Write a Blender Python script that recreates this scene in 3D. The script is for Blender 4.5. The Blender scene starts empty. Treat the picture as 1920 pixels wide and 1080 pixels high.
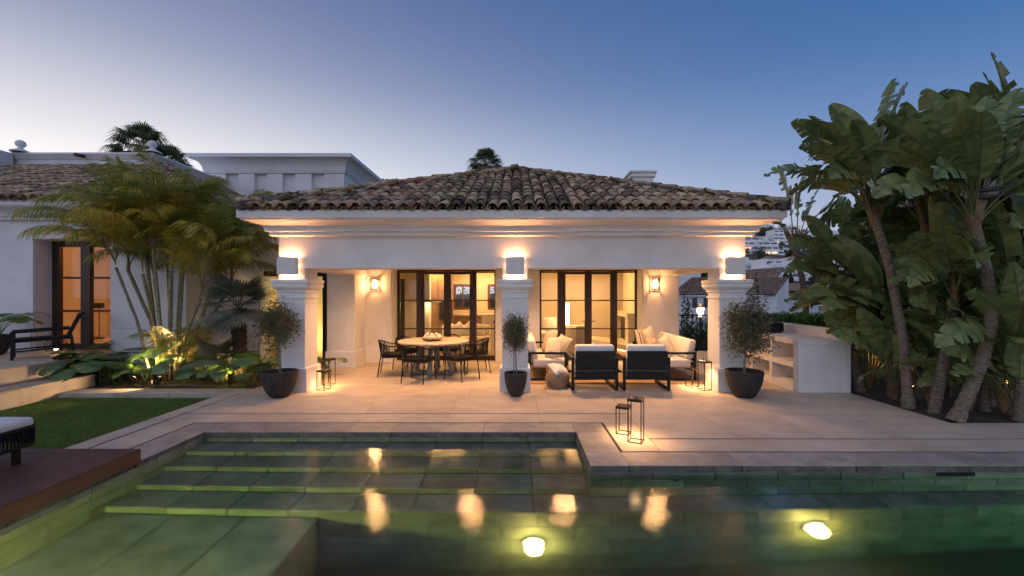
import bpy, math, random
import numpy as np
from mathutils import Vector, Matrix, Euler
R = math.radians
PI = math.pi
rnd = random.Random(7)
C = bpy.context.scene.collection
sc = bpy.context.scene
VX, VY, F, H = 968.0, 550.0, 800.0, 1.8          # vanishing point, focal length (photo pixels), eye height

# ------------------------------------------------------------------ camera
cam_d = bpy.data.cameras.new('camera')
cam = bpy.data.objects.new('camera', cam_d); C.objects.link(cam)
cam.location = (0, 0, H); cam.rotation_euler = (R(90), 0, 0)
cam_d.sensor_width = 36; cam_d.lens = 15.0
cam_d.shift_x = -8 / 1920; cam_d.shift_y = 10 / 1920
cam_d.clip_start = 0.05; cam_d.clip_end = 3000
sc.camera = cam

# ------------------------------------------------------------------ sky (dusk)
W = bpy.data.worlds.new('World'); sc.world = W; W.use_nodes = True
nt = W.node_tree; nt.nodes.clear()
def wn(t, **k):
    n = nt.nodes.new(t)
    for a, b in k.items(): setattr(n, a, b)
    return n
def wmath(op, a, b=None):
    n = wn('ShaderNodeMath', operation=op)
    for i, v in enumerate((a, b)):
        if v is None: continue
        if hasattr(v, 'links'): nt.links.new(v, n.inputs[i])
        else: n.inputs[i].default_value = v
    return n.outputs[0]
def wramp(src, stops):
    n = wn('ShaderNodeValToRGB'); cr = n.color_ramp; cr.interpolation = 'B_SPLINE'
    while len(cr.elements) < len(stops): cr.elements.new(0.5)
    for e, (p, c) in zip(cr.elements, stops): e.position = p; e.color = (*c, 1)
    nt.links.new(src, n.inputs[0]); return n.outputs[0]
SUN_AZ = R(-46)                                   # the afterglow lies ahead to the left
tc = wn('ShaderNodeTexCoord')
nrm = wn('ShaderNodeVectorMath', operation='NORMALIZE'); nt.links.new(tc.outputs['Generated'], nrm.inputs[0])
sep = wn('ShaderNodeSeparateXYZ'); nt.links.new(nrm.outputs[0], sep.inputs[0])
el = wmath('MAXIMUM', sep.outputs[2], 0.0)
base = wramp(el, [(0, (.34, .34, .45)), (.13, (.25, .30, .44)), (.26, (.095, .19, .40)), (.42, (.022, .105, .29)), (.6, (.016, .082, .24)), (1, (.014, .06, .19))])
hl = wmath('SQRT', wmath('ADD', wmath('ADD', wmath('MULTIPLY', sep.outputs[0], sep.outputs[0]), wmath('MULTIPLY', sep.outputs[1], sep.outputs[1])), 1e-4))
dot = wmath('DIVIDE', wmath('ADD', wmath('MULTIPLY', sep.outputs[0], math.sin(SUN_AZ)), wmath('MULTIPLY', sep.outputs[1], math.cos(SUN_AZ))), hl)
azf = wmath('POWER', wmath('MAXIMUM', wmath('ADD', wmath('MULTIPLY', dot, 0.5), 0.5), 0.0), 3.6)
glow = wramp(el, [(0, (.66, .55, .42)), (.16, (.66, .56, .40)), (.28, (.45, .37, .21)), (.42, (.175, .12, .065)), (.6, (.06, .03, .01)), (1, (.01, .01, .01))])
gm = wn('ShaderNodeVectorMath', operation='SCALE'); nt.links.new(glow, gm.inputs[0]); nt.links.new(azf, gm.inputs['Scale'])
add = wn('ShaderNodeVectorMath', operation='ADD'); nt.links.new(base, add.inputs[0]); nt.links.new(gm.outputs[0], add.inputs[1])
sky = wn('ShaderNodeTexSky'); sky.sky_type = 'NISHITA'; sky.sun_disc = False
sky.sun_elevation = R(0.5); sky.sun_rotation = SUN_AZ
sks = wn('ShaderNodeVectorMath', operation='SCALE'); nt.links.new(sky.outputs[0], sks.inputs[0]); sks.inputs['Scale'].default_value = 0.018
add2 = wn('ShaderNodeVectorMath', operation='ADD'); nt.links.new(add.outputs[0], add2.inputs[0]); nt.links.new(sks.outputs[0], add2.inputs[1])
bg = wn('ShaderNodeBackground'); bg.inputs[1].default_value = 1.0
nt.links.new(add2.outputs[0], bg.inputs[0])
wo = wn('ShaderNodeOutputWorld'); nt.links.new(bg.outputs[0], wo.inputs[0])

fill_d = bpy.data.lights.new('dusk_fill', 'SUN'); fill_d.energy = 0.72; fill_d.angle = R(110); fill_d.color = (1.0, .89, .86)
sun = bpy.data.objects.new('dusk_fill', fill_d); C.objects.link(sun)
sun.rotation_euler = (R(52), 0, R(-22))          # broad soft fill from behind the camera, added to brighten the facade
sc.view_settings.view_transform = 'Standard'; sc.view_settings.look = 'None'
sc.view_settings.exposure = 0.4; sc.view_settings.gamma = 1.0; sc.view_settings.use_curve_mapping = False
sc.cycles.use_denoising = True
sc.cycles.max_bounces = 10; sc.cycles.transparent_max_bounces = 16
sc.cycles.sample_clamp_indirect = 6.0

# ------------------------------------------------------------------ helpers
def PX(px, Y): return (px - VX) * Y / F
def PZ(py, Y): return H - (py - VY) * Y / F
def at(px, py, Y): return Vector((PX(px, Y), Y, PZ(py, Y)))
def ground(px, py, z=0.0):
    Y = (H - z) * F / (py - VY); return Vector((PX(px, Y), Y, z))

def tag(o, label=None, cat=None, group=None, kind=None):
    if label: o['label'] = label
    if cat: o['category'] = cat
    if group: o['group'] = group
    if kind: o['kind'] = kind
    return o
def thing(name, label, cat, loc=(0, 0, 0), rz=0, group=None):
    o = bpy.data.objects.new(name, None); C.objects.link(o)
    o.location = loc; o.rotation_euler = (0, 0, rz); o.empty_display_size = .1
    return tag(o, label, cat, group)
def link(me, name, parent=None, loc=(0, 0, 0), rot=(0, 0, 0), scale=None):
    o = bpy.data.objects.new(name, me); C.objects.link(o)
    o.parent = parent; o.location = loc; o.rotation_euler = rot
    if scale is not None: o.scale = scale if hasattr(scale, '__len__') else (scale,) * 3
    return o
def copy_tree(o, parent=None):
    c = o.copy(); C.objects.link(c); c.parent = parent
    for ch in list(o.children): copy_tree(ch, c)
    return c

class MB:
    def __init__(s): s.v = []; s.f = []; s.mi = []; s.m = 0
    def add(s, vs, fs):
        b = len(s.v); s.v += [tuple(p) for p in vs]
        for f in fs: s.f.append(tuple(i + b for i in f)); s.mi.append(s.m)
        return s
    def box(s, x0, x1, y0, y1, z0, z1):
        return s.add([(x0,y0,z0),(x1,y0,z0),(x1,y1,z0),(x0,y1,z0),(x0,y0,z1),(x1,y0,z1),(x1,y1,z1),(x0,y1,z1)],
              [(3,2,1,0),(4,5,6,7),(0,1,5,4),(1,2,6,5),(2,3,7,6),(3,0,4,7)])
    def cbox(s, x0, x1, y0, y1, z0, z1, c=.01):      # box with chamfered top rim and vertical edges
        def ring(i, z): return [(x0+c+i,y0+i,z),(x1-c-i,y0+i,z),(x1-i,y0+c+i,z),(x1-i,y1-c-i,z),(x1-c-i,y1-i,z),(x0+c+i,y1-i,z),(x0+i,y1-c-i,z),(x0+i,y0+c+i,z)]
        r = [ring(0, z0), ring(0, z1 - c), ring(c, z1)]
        vs = sum(r, []); fs = [tuple(range(7, -1, -1)), tuple(range(16, 24))]
        for k in range(2):
            for i in range(8): j = (i + 1) % 8; fs.append((k*8+i, k*8+j, k*8+8+j, k*8+8+i))
        return s.add(vs, fs)
    def beam(s, a, b, w, h=None):                     # rectangular bar from a to b
        a, b = Vector(a), Vector(b); h = h or w
        d = (b - a).normalized(); u = d.cross(Vector((0, 0, 1)))
        if u.length < 1e-3: u = Vector((1, 0, 0))
        u.normalize(); n = u.cross(d)
        vs = [p + u*sx*w/2 + n*sz*h/2 for p in (a, b) for sx, sz in ((-1,-1),(1,-1),(1,1),(-1,1))]
        return s.add(vs, [(0,1,2,3),(7,6,5,4),(0,4,5,1),(1,5,6,2),(2,6,7,3),(3,7,4,0)])
    def tube(s, pts, r, n=6, cap=True):
        pts = [Vector(p) for p in pts]; k = len(pts)
        rs = r if hasattr(r, '__len__') else [r] * k
        b0 = len(s.v); vs = []; fs = []; up = None
        for i, p in enumerate(pts):
            d = (pts[min(i+1, k-1)] - pts[max(i-1, 0)]).normalized()
            if up is None:
                up = Vector((0, 0, 1)) if abs(d.z) < .9 else Vector((1, 0, 0))
            u = (up - d * up.dot(d)).normalized(); up = u; w = d.cross(u)
            for j in range(n):
                a = 2*PI*j/n; vs.append(p + (u*math.cos(a) + w*math.sin(a)) * rs[i])
        for i in range(k-1):
            for j in range(n):
                q = (j+1) % n; fs.append((i*n+j, i*n+q, (i+1)*n+q, (i+1)*n+j))
        if cap: fs += [tuple(range(n-1, -1, -1)), tuple((k-1)*n + j for j in range(n))]
        return s.add(vs, fs)
    def lathe(s, prof, n=24, c=(0, 0, 0), cap=False):
        vs = []; fs = []; k = len(prof)
        for r, z in prof:
            for j in range(n):
                a = 2*PI*j/n; vs.append((c[0] + r*math.cos(a), c[1] + r*math.sin(a), c[2] + z))
        for i in range(k-1):
            for j in range(n):
                q = (j+1) % n; fs.append((i*n+j, i*n+q, (i+1)*n+q, (i+1)*n+j))
        if cap: fs += [tuple(range(n-1, -1, -1)), tuple((k-1)*n + j for j in range(n))]
        return s.add(vs, fs)
    def loop_profile(s, prof, x0, x1, y0, y1, sides='fblr', capk=True):
        # (projection, z) profile swept round a rectangle with mitred corners
        rings = [[(x0-p,y0-p,z),(x1+p,y0-p,z),(x1+p,y1+p,z),(x0-p,y1+p,z)] for p, z in prof]
        vs = sum(rings, []); fs = []
        for k in range(len(prof)-1):
            for i in range(4): j = (i+1) % 4; fs.append((k*4+i, k*4+j, k*4+4+j, k*4+4+i))
        if capk: fs += [(3,2,1,0), tuple(len(prof)*4-4+i for i in range(4))]
        return s.add(vs, fs)
    def mesh(s, name, *mats, smooth=False):
        me = bpy.data.meshes.new(name); me.from_pydata(s.v, [], s.f)
        for m in mats: me.materials.append(m)
        if len(mats) > 1: me.polygons.foreach_set('material_index', s.mi)
        if smooth: me.polygons.foreach_set('use_smooth', [True] * len(s.f))
        me.update(); return me
    def build(s, name, mat, parent=None, loc=(0, 0, 0), rot=(0, 0, 0), smooth=False, bevel=0, seg=2):
        mats = mat if isinstance(mat, (list, tuple)) else [mat]
        o = link(s.mesh(name, *mats, smooth=smooth), name, parent, loc, rot)
        if bevel:
            m = o.modifiers.new('bevel', 'BEVEL'); m.width = bevel; m.segments = seg; m.limit_method = 'ANGLE'; m.angle_limit = R(40)
        return o

def quads_mesh(name, V, mat, n=4):                     # V: (k, n, 3) array of polygons
    k = V.shape[0]; me = bpy.data.meshes.new(name)
    me.vertices.add(k*n); me.vertices.foreach_set('co', V.reshape(-1).astype(np.float32))
    me.loops.add(k*n); me.loops.foreach_set('vertex_index', np.arange(k*n, dtype=np.int32))
    me.polygons.add(k); me.polygons.foreach_set('loop_start', np.arange(0, k*n, n, dtype=np.int32))
    me.materials.append(mat); me.update(calc_edges=True); return me
nrs = np.random.RandomState(3)
def leaf_quads(P, L, Wd, droop=0.0, rs=nrs):           # one rhombic leaf per point
    k = len(P); d = rs.normal(size=(k, 3)); d[:, 2] -= droop; d /= np.linalg.norm(d, axis=1)[:, None]
    e = rs.normal(size=(k, 3)); u = np.cross(d, e); u /= np.linalg.norm(u, axis=1)[:, None]
    l = L * rs.uniform(.6, 1.25, (k, 1)); w = Wd * rs.uniform(.7, 1.2, (k, 1))
    return np.stack([P - d*l*.5, P + u*w*.5, P + d*l*.5, P - u*w*.5], axis=1)
def clumpy(n, c, r, nc=14, cs=.38, rs=nrs):            # points gathered in clumps inside an ellipsoid
    cc = rs.normal(size=(nc, 3)); cc /= np.linalg.norm(cc, axis=1)[:, None]; cc *= rs.uniform(.3, .95, (nc, 1))
    P = cc[rs.randint(0, nc, n)] + rs.normal(size=(n, 3)) * cs * .55
    return P * np.array(r) + np.array(c)

# ------------------------------------------------------------------ materials
MATS = {}
def mat(name):
    m = bpy.data.materials.new(name); m.use_nodes = True; MATS[name] = m
    return m, m.node_tree, m.node_tree.nodes['Principled BSDF']
def N(t, kind, **k):
    n = t.nodes.new(kind)
    for a, b in k.items(): setattr(n, a, b)
    return n
def noise(t, scale, detail=5, rough=.6, coord='Object', stretch=None, seed_obj=False):
    tcn = N(t, 'ShaderNodeTexCoord'); out = tcn.outputs[coord]
    if coord == 'World':
        pass
    if seed_obj:
        oi = N(t, 'ShaderNodeObjectInfo'); a = N(t, 'ShaderNodeVectorMath', operation='MULTIPLY_ADD')
        cb = N(t, 'ShaderNodeCombineXYZ')
        for i in range(3): t.links.new(oi.outputs['Random'], cb.inputs[i])
        t.links.new(cb.outputs[0], a.inputs[0]); a.inputs[1].default_value = (37, 53, 71); t.links.new(out, a.inputs[2]); out = a.outputs[0]
    if stretch:
        mp = N(t, 'ShaderNodeMapping'); mp.inputs['Scale'].default_value = stretch; t.links.new(out, mp.inputs[0]); out = mp.outputs[0]
    n = N(t, 'ShaderNodeTexNoise'); n.inputs['Scale'].default_value = scale; n.inputs['Detail'].default_value = detail; n.inputs['Roughness'].default_value = rough
    t.links.new(out, n.inputs['Vector']); return n.outputs['Fac']
def ramp(t, src, stops, interp='LINEAR'):
    n = N(t, 'ShaderNodeValToRGB'); cr = n.color_ramp; cr.interpolation = interp
    while len(cr.elements) < len(stops): cr.elements.new(.5)
    for e, (p, c) in zip(cr.elements, stops): e.position = p; e.color = (*c, 1)
    t.links.new(src, n.inputs[0]); return n.outputs[0]
def mixc(t, fac, a, b, mode='MIX'):
    n = N(t, 'ShaderNodeMix', data_type='RGBA', blend_type=mode)
    for sock, v in ((n.inputs[0], fac), (n.inputs[6], a), (n.inputs[7], b)):
        if hasattr(v, 'links'): t.links.new(v, sock)
        elif isinstance(v, (int, float)): sock.default_value = v
        else: sock.default_value = (*v, 1)
    return n.outputs[2]
def bump(t, b, h, strength=.3, dist=.01):
    n = N(t, 'ShaderNodeBump'); n.inputs['Strength'].default_value = strength; n.inputs['Distance'].default_value = dist
    t.links.new(h, n.inputs['Height']); t.links.new(n.outputs[0], b.inputs['Normal'])
def surf(name, c0, c1, scale=6, rough=.7, bs=0, bscale=60, bdist=.004, stretch=None, detail=6, per_obj=0.0, seed=True, lo=.35, hi=.65, spec=.5, metal=0):
    m, t, b = mat(name)
    f = noise(t, scale, detail, stretch=stretch, seed_obj=seed)
    col = ramp(t, f, [(lo, c0), (hi, c1)])
    if per_obj:
        oi = N(t, 'ShaderNodeObjectInfo'); g = ramp(t, oi.outputs['Random'], [(0, (1-per_obj,)*3), (1, (1+per_obj*.4,)*3)])
        col = mixc(t, 1.0, col, g, 'MULTIPLY')
    t.links.new(col, b.inputs['Base Color']); b.inputs['Roughness'].default_value = rough
    b.inputs['Specular IOR Level'].default_value = spec; b.inputs['Metallic'].default_value = metal
    if bs: bump(t, b, noise(t, bscale, 6, stretch=stretch, seed_obj=seed), bs, bdist)
    return m
def leafmat(name, c0, c1, c2=None, rough=.45, trans=.25, tip=None):
    m, t, b = mat(name)
    oi = N(t, 'ShaderNodeObjectInfo'); ge = N(t, 'ShaderNodeNewGeometry')
    f = N(t, 'ShaderNodeMath', operation='FRACT'); a = N(t, 'ShaderNodeMath', operation='ADD')
    t.links.new(oi.outputs['Random'], a.inputs[0]); t.links.new(ge.outputs['Random Per Island'], a.inputs[1]); t.links.new(a.outputs[0], f.inputs[0])
    col = ramp(t, f.outputs[0], [(0, c0), (.6, c1), (1, c2 or c1)])
    col = mixc(t, 1.0, col, ramp(t, noise(t, 7, 4, seed_obj=True), [(.3, (.7, .7, .7)), (.7, (1.15, 1.15, 1.1))]), 'MULTIPLY')
    t.links.new(col, b.inputs['Base Color']); b.inputs['Roughness'].default_value = rough
    tr = N(t, 'ShaderNodeBsdfTranslucent'); t.links.new(col, tr.inputs[0])
    mx = N(t, 'ShaderNodeMixShader'); mx.inputs[0].default_value = trans
    t.links.new(b.outputs[0], mx.inputs[1]); t.links.new(tr.outputs[0], mx.inputs[2])
    t.links.new(mx.outputs[0], t.nodes['Material Output'].inputs[0]); return m
def emit(name, col, s):
    m, t, b = mat(name); b.inputs['Base Color'].default_value = (*col, 1)
    b.inputs['Emission Color'].default_value = (*col, 1); b.inputs['Emission Strength'].default_value = s; return m

stucco = surf('white_stucco', (.70, .685, .66), (.82, .81, .79), 1.1, .85, .5, 38, .006, spec=.2)
stucco_old = surf('white_house_paint', (.66, .66, .67), (.78, .78, .78), .9, .85, .2, 60, .003, spec=.2)
travertine = surf('travertine_paving', (.46, .375, .295), (.60, .51, .42), 1.7, .5, .3, 45, .003, stretch=(1, 1.6, 1), per_obj=.07)
travstep = surf('travertine_step', (.40, .33, .26), (.52, .45, .36), 3, .55, .2, 50, .002, per_obj=.08)
coping_m = surf('coping_stone', (.28, .24, .22), (.44, .385, .35), 4, .45, .4, 40, .003, per_obj=.2)
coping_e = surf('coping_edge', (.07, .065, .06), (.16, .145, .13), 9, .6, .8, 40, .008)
poolstone = surf('pool_slate', (.16, .17, .15), (.30, .30, .26), 3.5, .5, .5, 24, .005, per_obj=.3)
soil = surf('garden_soil', (.035, .025, .017), (.10, .075, .05), 18, .95, 1, 60, .03)
earth = surf('valley_ground', (.03, .045, .02), (.12, .10, .06), .05, .95, seed=False)
deckwood = surf('hardwood_deck', (.10, .040, .028), (.19, .085, .058), 5, .5, .35, 30, .002, stretch=(14, .8, 14), per_obj=.25)
doorwood = surf('dark_door_wood', (.018, .008, .005), (.042, .017, .010), 6, .4, .2, 40, .001, stretch=(9, 9, .6))
oak = surf('oak_wood', (.20, .12, .065), (.32, .20, .11), 4, .5, stretch=(1, 1, 9))
tabletop_m = surf('table_wood', (.40, .33, .25), (.55, .46, .36), 3, .6, .1, 30, .001, stretch=(1, 12, 1))
blackmetal = surf('black_metal', (.007, .007, .007), (.012, .012, .012), 20, .55, spec=.3)
greymetal = surf('grey_metal', (.16, .16, .165), (.22, .22, .22), 6, .6, .1, 40, .001)
bronze = surf('bronze_metal', (.045, .032, .018), (.075, .055, .03), 20, .38, metal=.7)
rope = surf('black_rope', (.008, .008, .008), (.017, .017, .017), 60, .8, .5, 200, .002, spec=.2)
potclay = surf('dark_pot', (.018, .016, .016), (.035, .031, .03), 14, .75, .4, 90, .002)
whitefab = surf('white_fabric', (.70, .68, .66), (.78, .76, .74), 3, .95, .3, 300, .001, spec=.1)
beigefab = surf('beige_fabric', (.46, .38, .30), (.55, .46, .37), 40, .95, .3, 300, .001, spec=.1)
creamfab = surf('cream_fabric', (.64, .57, .47), (.72, .65, .55), 10, .95, .3, 300, .001, spec=.1)
jute = surf('jute', (.20, .13, .075), (.36, .25, .15), 60, .95, .8, 90, .006)
bark = surf('palm_bark', (.09, .07, .05), (.25, .20, .15), 16, .9, .8, 40, .01, stretch=(1, 1, 3))
cane = surf('palm_cane', (.16, .13, .06), (.34, .29, .17), 7, .7, .4, 30, .004, stretch=(1, 1, 5))
dryleaf = surf('dry_sheath', (.12, .07, .035), (.26, .16, .09), 9, .9, .5, 40, .006)
olivebark = surf('olive_bark', (.16, .14, .11), (.30, .27, .22), 20, .9, .6, 60, .004)
clayroof = None
strel_leaf = leafmat('strelitzia_leaf', (.125, .185, .066), (.195, .255, .092), (.27, .285, .105), rough=.30, trans=.15)
strel_stem = surf('strelitzia_stem', (.09, .11, .035), (.17, .17, .06), 5, .5)
bract = surf('dark_bract', (.012, .012, .018), (.03, .025, .035), 6, .5)
petal = leafmat('white_petal', (.55, .55, .52), (.7, .7, .66), trans=.2)
areca_leaf = leafmat('areca_leaf', (.17, .24, .045), (.33, .34, .06), (.46, .30, .065), trans=.4)
areca_stem = surf('areca_stem', (.20, .17, .05), (.30, .20, .06), 5, .5)
fan_leaf = leafmat('fan_palm_leaf', (.14, .18, .155), (.21, .25, .20), trans=.2)
wash_leaf = leafmat('washingtonia_leaf', (.09, .14, .07), (.17, .20, .10), trans=.25)
mon_leaf = leafmat('monstera_leaf', (.04, .10, .03), (.085, .175, .042), (.14, .21, .05), rough=.3, trans=.15)
mon_stem = surf('monstera_stem', (.08, .12, .03), (.16, .2, .06), 5, .5)
olive_leaf = leafmat('olive_leaf', (.07, .08, .042), (.14, .145, .085), (.19, .18, .10), trans=.15)
hedge_leaf = leafmat('hedge_leaf', (.08, .18, .03), (.15, .28, .045), trans=.3)
shrub_leaf = leafmat('shrub_leaf', (.04, .08, .025), (.08, .12, .04), trans=.2)
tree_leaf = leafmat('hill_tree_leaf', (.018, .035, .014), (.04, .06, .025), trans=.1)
grass_m = leafmat('grass_blade', (.12, .22, .035), (.18, .30, .05), (.28, .32, .085), trans=.3)
warm_emit = emit('warm_lamp_glow', (1, .62, .30), 14)
warm_emit_hot = emit('lantern_glass_glow', (1, .72, .42), 9)
panel_emit = emit('floor_lamp_glow', (1, .70, .38), 4.5)
strip_emit = emit('strip_light_glow', (1, .42, .16), 6)
pool_emit = emit('pool_lamp_glow', (1, .88, .42), 16)
wind_emit = emit('lit_window_glow', (1, .55, .22), 1.6)
farglass = surf('far_window_glass', (.03, .04, .05), (.09, .11, .13), .3, .15)
plaster_in = surf('interior_plaster', (.66, .58, .46), (.72, .64, .52), 1, .9)
floor_in = surf('interior_floor', (.42, .35, .27), (.50, .43, .34), 2, .5)
stonewhite = surf('pale_stone', (.55, .50, .44), (.68, .62, .55), 3, .5)
darkinside = surf('dark_panel', (.03, .02, .014), (.06, .04, .028), 4, .5, stretch=(1, 1, 6))
black_box = surf('black_cover', (.008, .008, .009), (.014, .014, .015), 30, .8, .3, 100, .002)

def make_glass():
    m, t, b = mat('window_glass'); t.nodes.remove(b)
    lw_ = N(t, 'ShaderNodeLayerWeight'); pw = N(t, 'ShaderNodeMath', operation='POWER'); t.links.new(lw_.outputs['Facing'], pw.inputs[0]); pw.inputs[1].default_value = 4.5
    fr = N(t, 'ShaderNodeMath', operation='MULTIPLY_ADD'); t.links.new(pw.outputs[0], fr.inputs[0]); fr.inputs[1].default_value = .85; fr.inputs[2].default_value = .035
    tr = N(t, 'ShaderNodeBsdfTransparent'); tr.inputs[0].default_value = (.95, .96, .95, 1)
    gl = N(t, 'ShaderNodeBsdfGlossy'); gl.inputs['Roughness'].default_value = .02
    mx = N(t, 'ShaderNodeMixShader'); t.links.new(fr.outputs[0], mx.inputs[0]); t.links.new(tr.outputs[0], mx.inputs[1]); t.links.new(gl.outputs[0], mx.inputs[2])
    t.links.new(mx.outputs[0], t.nodes['Material Output'].inputs[0]); return m
glass = make_glass()
def make_water():
    m, t, b = mat('pool_water'); t.nodes.remove(b)
    g = N(t, 'ShaderNodeBsdfGlass'); g.inputs['IOR'].default_value = 1.333; g.inputs['Roughness'].default_value = .0
    h = noise(t, 1.6, 2, .4, seed_obj=False, stretch=(1, .8, 1)); h2 = noise(t, 50.0, 7, .72, seed_obj=False, stretch=(1, .55, 1))
    ad = N(t, 'ShaderNodeMath', operation='MULTIPLY_ADD'); t.links.new(h2, ad.inputs[0]); ad.inputs[1].default_value = .15; t.links.new(h, ad.inputs[2])
    bp = N(t, 'ShaderNodeBump'); bp.inputs['Strength'].default_value = .10; bp.inputs['Distance'].default_value = .05
    t.links.new(ad.outputs[0], bp.inputs['Height']); t.links.new(bp.outputs[0], g.inputs['Normal'])
    va = N(t, 'ShaderNodeVolumeAbsorption'); va.inputs['Color'].default_value = (.53, .81, .78, 1); va.inputs['Density'].default_value = .62
    o = t.nodes['Material Output']; t.links.new(g.outputs[0], o.inputs[0]); t.links.new(va.outputs[0], o.inputs[1]); return m
water_m = make_water()
def make_clay():
    m, t, b = mat('clay_roof_tile')
    oi = N(t, 'ShaderNodeObjectInfo'); ge = N(t, 'ShaderNodeNewGeometry')
    a = N(t, 'ShaderNodeMath', operation='ADD'); f = N(t, 'ShaderNodeMath', operation='FRACT')
    t.links.new(oi.outputs['Random'], a.inputs[0]); t.links.new(ge.outputs['Random Per Island'], a.inputs[1]); t.links.new(a.outputs[0], f.inputs[0])
    col = ramp(t, f.outputs[0], [(0, (.10, .078, .062)), (.15, (.26, .185, .135)), (.30, (.45, .325, .205)), (.46, (.58, .445, .285)), (.58, (.42, .235, .165)), (.70, (.32, .245, .185)), (.86, (.63, .49, .32)), (1, (.15, .115, .09))])
    pos = noise(t, 11, 7, .7, seed_obj=True)
    dirt = ramp(t, pos, [(.36, (.16, .15, .14)), (.52, (1, 1, 1))])
    col = mixc(t, .85, col, dirt, 'MULTIPLY')
    col = mixc(t, ramp(t, noise(t, 23, 6, .7, seed_obj=True), [(.60, (0, 0, 0)), (.72, (.6, .6, .6))]), col, (.34, .31, .26))
    t.links.new(col, b.inputs['Base Color']); b.inputs['Roughness'].default_value = .92; b.inputs['Specular IOR Level'].default_value = .2
    bump(t, b, noise(t, 60, 6, seed_obj=True), .6, .006); return m
clayroof = make_clay()
mortar = surf('roof_mortar', (.06, .055, .05), (.17, .15, .13), 9, .95, .8, 30, .02)
def make_stripe(name, ca, cb, scale):
    m, t, b = mat(name); tcn = N(t, 'ShaderNodeTexCoord'); w = N(t, 'ShaderNodeTexWave', wave_type='BANDS', bands_direction='X'); w.inputs['Scale'].default_value = scale
    t.links.new(tcn.outputs['Object'], w.inputs[0])
    t.links.new(ramp(t, w.outputs[0], [(.0, cb), (.16, cb), (.2, ca), (1, ca)]), b.inputs['Base Color']); b.inputs['Roughness'].default_value = .95; return m
striped = make_stripe('striped_fabric', (.55, .46, .36), (.07, .05, .04), 3.2)
finestripe = make_stripe('fine_stripe_fabric', (.50, .44, .38), (.26, .22, .18), 14)

def lamp(kind, name, parent, loc, power, col=(1, .62, .32), size=.05, rot=(0, 0, 0), spot=None, sx=None, sy=None, blend=.5):
    d = bpy.data.lights.new(name, kind); d.energy = power; d.color = col
    if kind == 'AREA':
        d.shape = 'RECTANGLE'; d.size = sx or size; d.size_y = sy or size
    else: d.shadow_soft_size = size
    if kind == 'SPOT': d.spot_size = R(spot or 90); d.spot_blend = blend
    o = bpy.data.objects.new(name, d); C.objects.link(o); o.parent = parent; o.location = loc; o.rotation_euler = rot
    return o
def aim(o, frm, to): o.rotation_euler = (Vector(to) - Vector(frm)).to_track_quat('-Z', 'Y').to_euler()

# ================================================================== SETTING
def struct(name, mb, m, parent=None, **k):
    o = mb.build(name, m, parent, **k)
    if parent is None: o['kind'] = 'structure'
    return o
_cache = {}
def slab_mesh(dx, dy, dz, m, c=.004):
    key = (round(dx, 4), round(dy, 4), round(dz, 4), m.name, c)
    if key not in _cache:
        b = MB()
        b.cbox(-dx/2, dx/2, -dy/2, dy/2, -dz, 0, c) if c else b.box(-dx/2, dx/2, -dy/2, dy/2, -dz, 0)
        _cache[key] = b.mesh('slab', m)
    return _cache[key]
def slab(name, parent, x0, x1, y0, y1, z, dz, m, gap=.003, c=.004, j=.0008):
    o = link(slab_mesh(x1-x0-gap, y1-y0-gap, dz, m, c), name, parent, ((x0+x1)/2, (y0+y1)/2, z + rnd.uniform(-j, j)))
    return o
def slabs(name, parent, x0, x1, y0, y1, z, dz, m, lx, ly, off=0, **k):
    nx = max(1, round((x1-x0)/lx)); ny = max(1, round((y1-y0)/ly))
    for j in range(ny):
        ya, yb = y0+(y1-y0)*j/ny, y0+(y1-y0)*(j+1)/ny
        w = (x1-x0)/nx
        xs = [x0] + [x0 + w*(i + (off if j % 2 else 0)) for i in range(1 if not (off and j % 2) else 0, nx+1)]
        xs = sorted(set(round(x, 5) for x in xs if x < x1-.01)) + [x1]
        for a, b in zip(xs[:-1], xs[1:]): slab(name, parent, a, b, ya, yb, z, dz, m, **k)

WL = -0.11                                            # water level
PXL, PXR, PXE, PYN, PYS, PYF, PB = -4.05, .775, 9.5, 5.57, 4.49, 1.2, -1.66

# far terrain: one sheet to the horizon with an opening where the plot stands
def terrain_h(x, y):
    t = x / max(y, 1.0)
    k = 1/(1+math.exp(min(60, (t-.80)*22))) * 1/(1+math.exp(max(-60, min(60, (.1-t)*20))))
    n = 3*math.sin(x*.021+1)*math.sin(y*.017)
    return -5.2 + max(0, y-165)*.235*k*(1 if y < 480 else max(.2, 1-(y-480)/700)) + (n if y > 140 else 0)
gx = [-2500,-1200,-600,-300,-150,-80,-40,-20,-16,10,16,24,40] + [60+18*i for i in range(24)] + [560,800,1200,2500]
gy = [-600,-200,-80,-30,-8,18,26,40,60,90,120,150] + [165+18*i for i in range(22)] + [620,800,1200,2600]
tb = MB(); idx = {}
for i, x in enumerate(gx):
    for j, y in enumerate(gy):
        idx[i, j] = len(tb.v)
        tb.v.append((x, y, -.35 if (-16 <= x <= 10 and -8 <= y <= 18) else (-1.2 if (-20 <= x <= 10 and -30 <= y <= 26) else terrain_h(x, y))))
for i in range(len(gx)-1):
    for j in range(len(gy)-1):
        if gx[i] >= -16 and gx[i+1] <= 10 and gy[j] >= -8 and gy[j+1] <= 18: continue
        tb.f.append((idx[i,j], idx[i+1,j], idx[i+1,j+1], idx[i,j+1])); tb.mi.append(0)
struct('ground', tb, earth, smooth=True)

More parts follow.
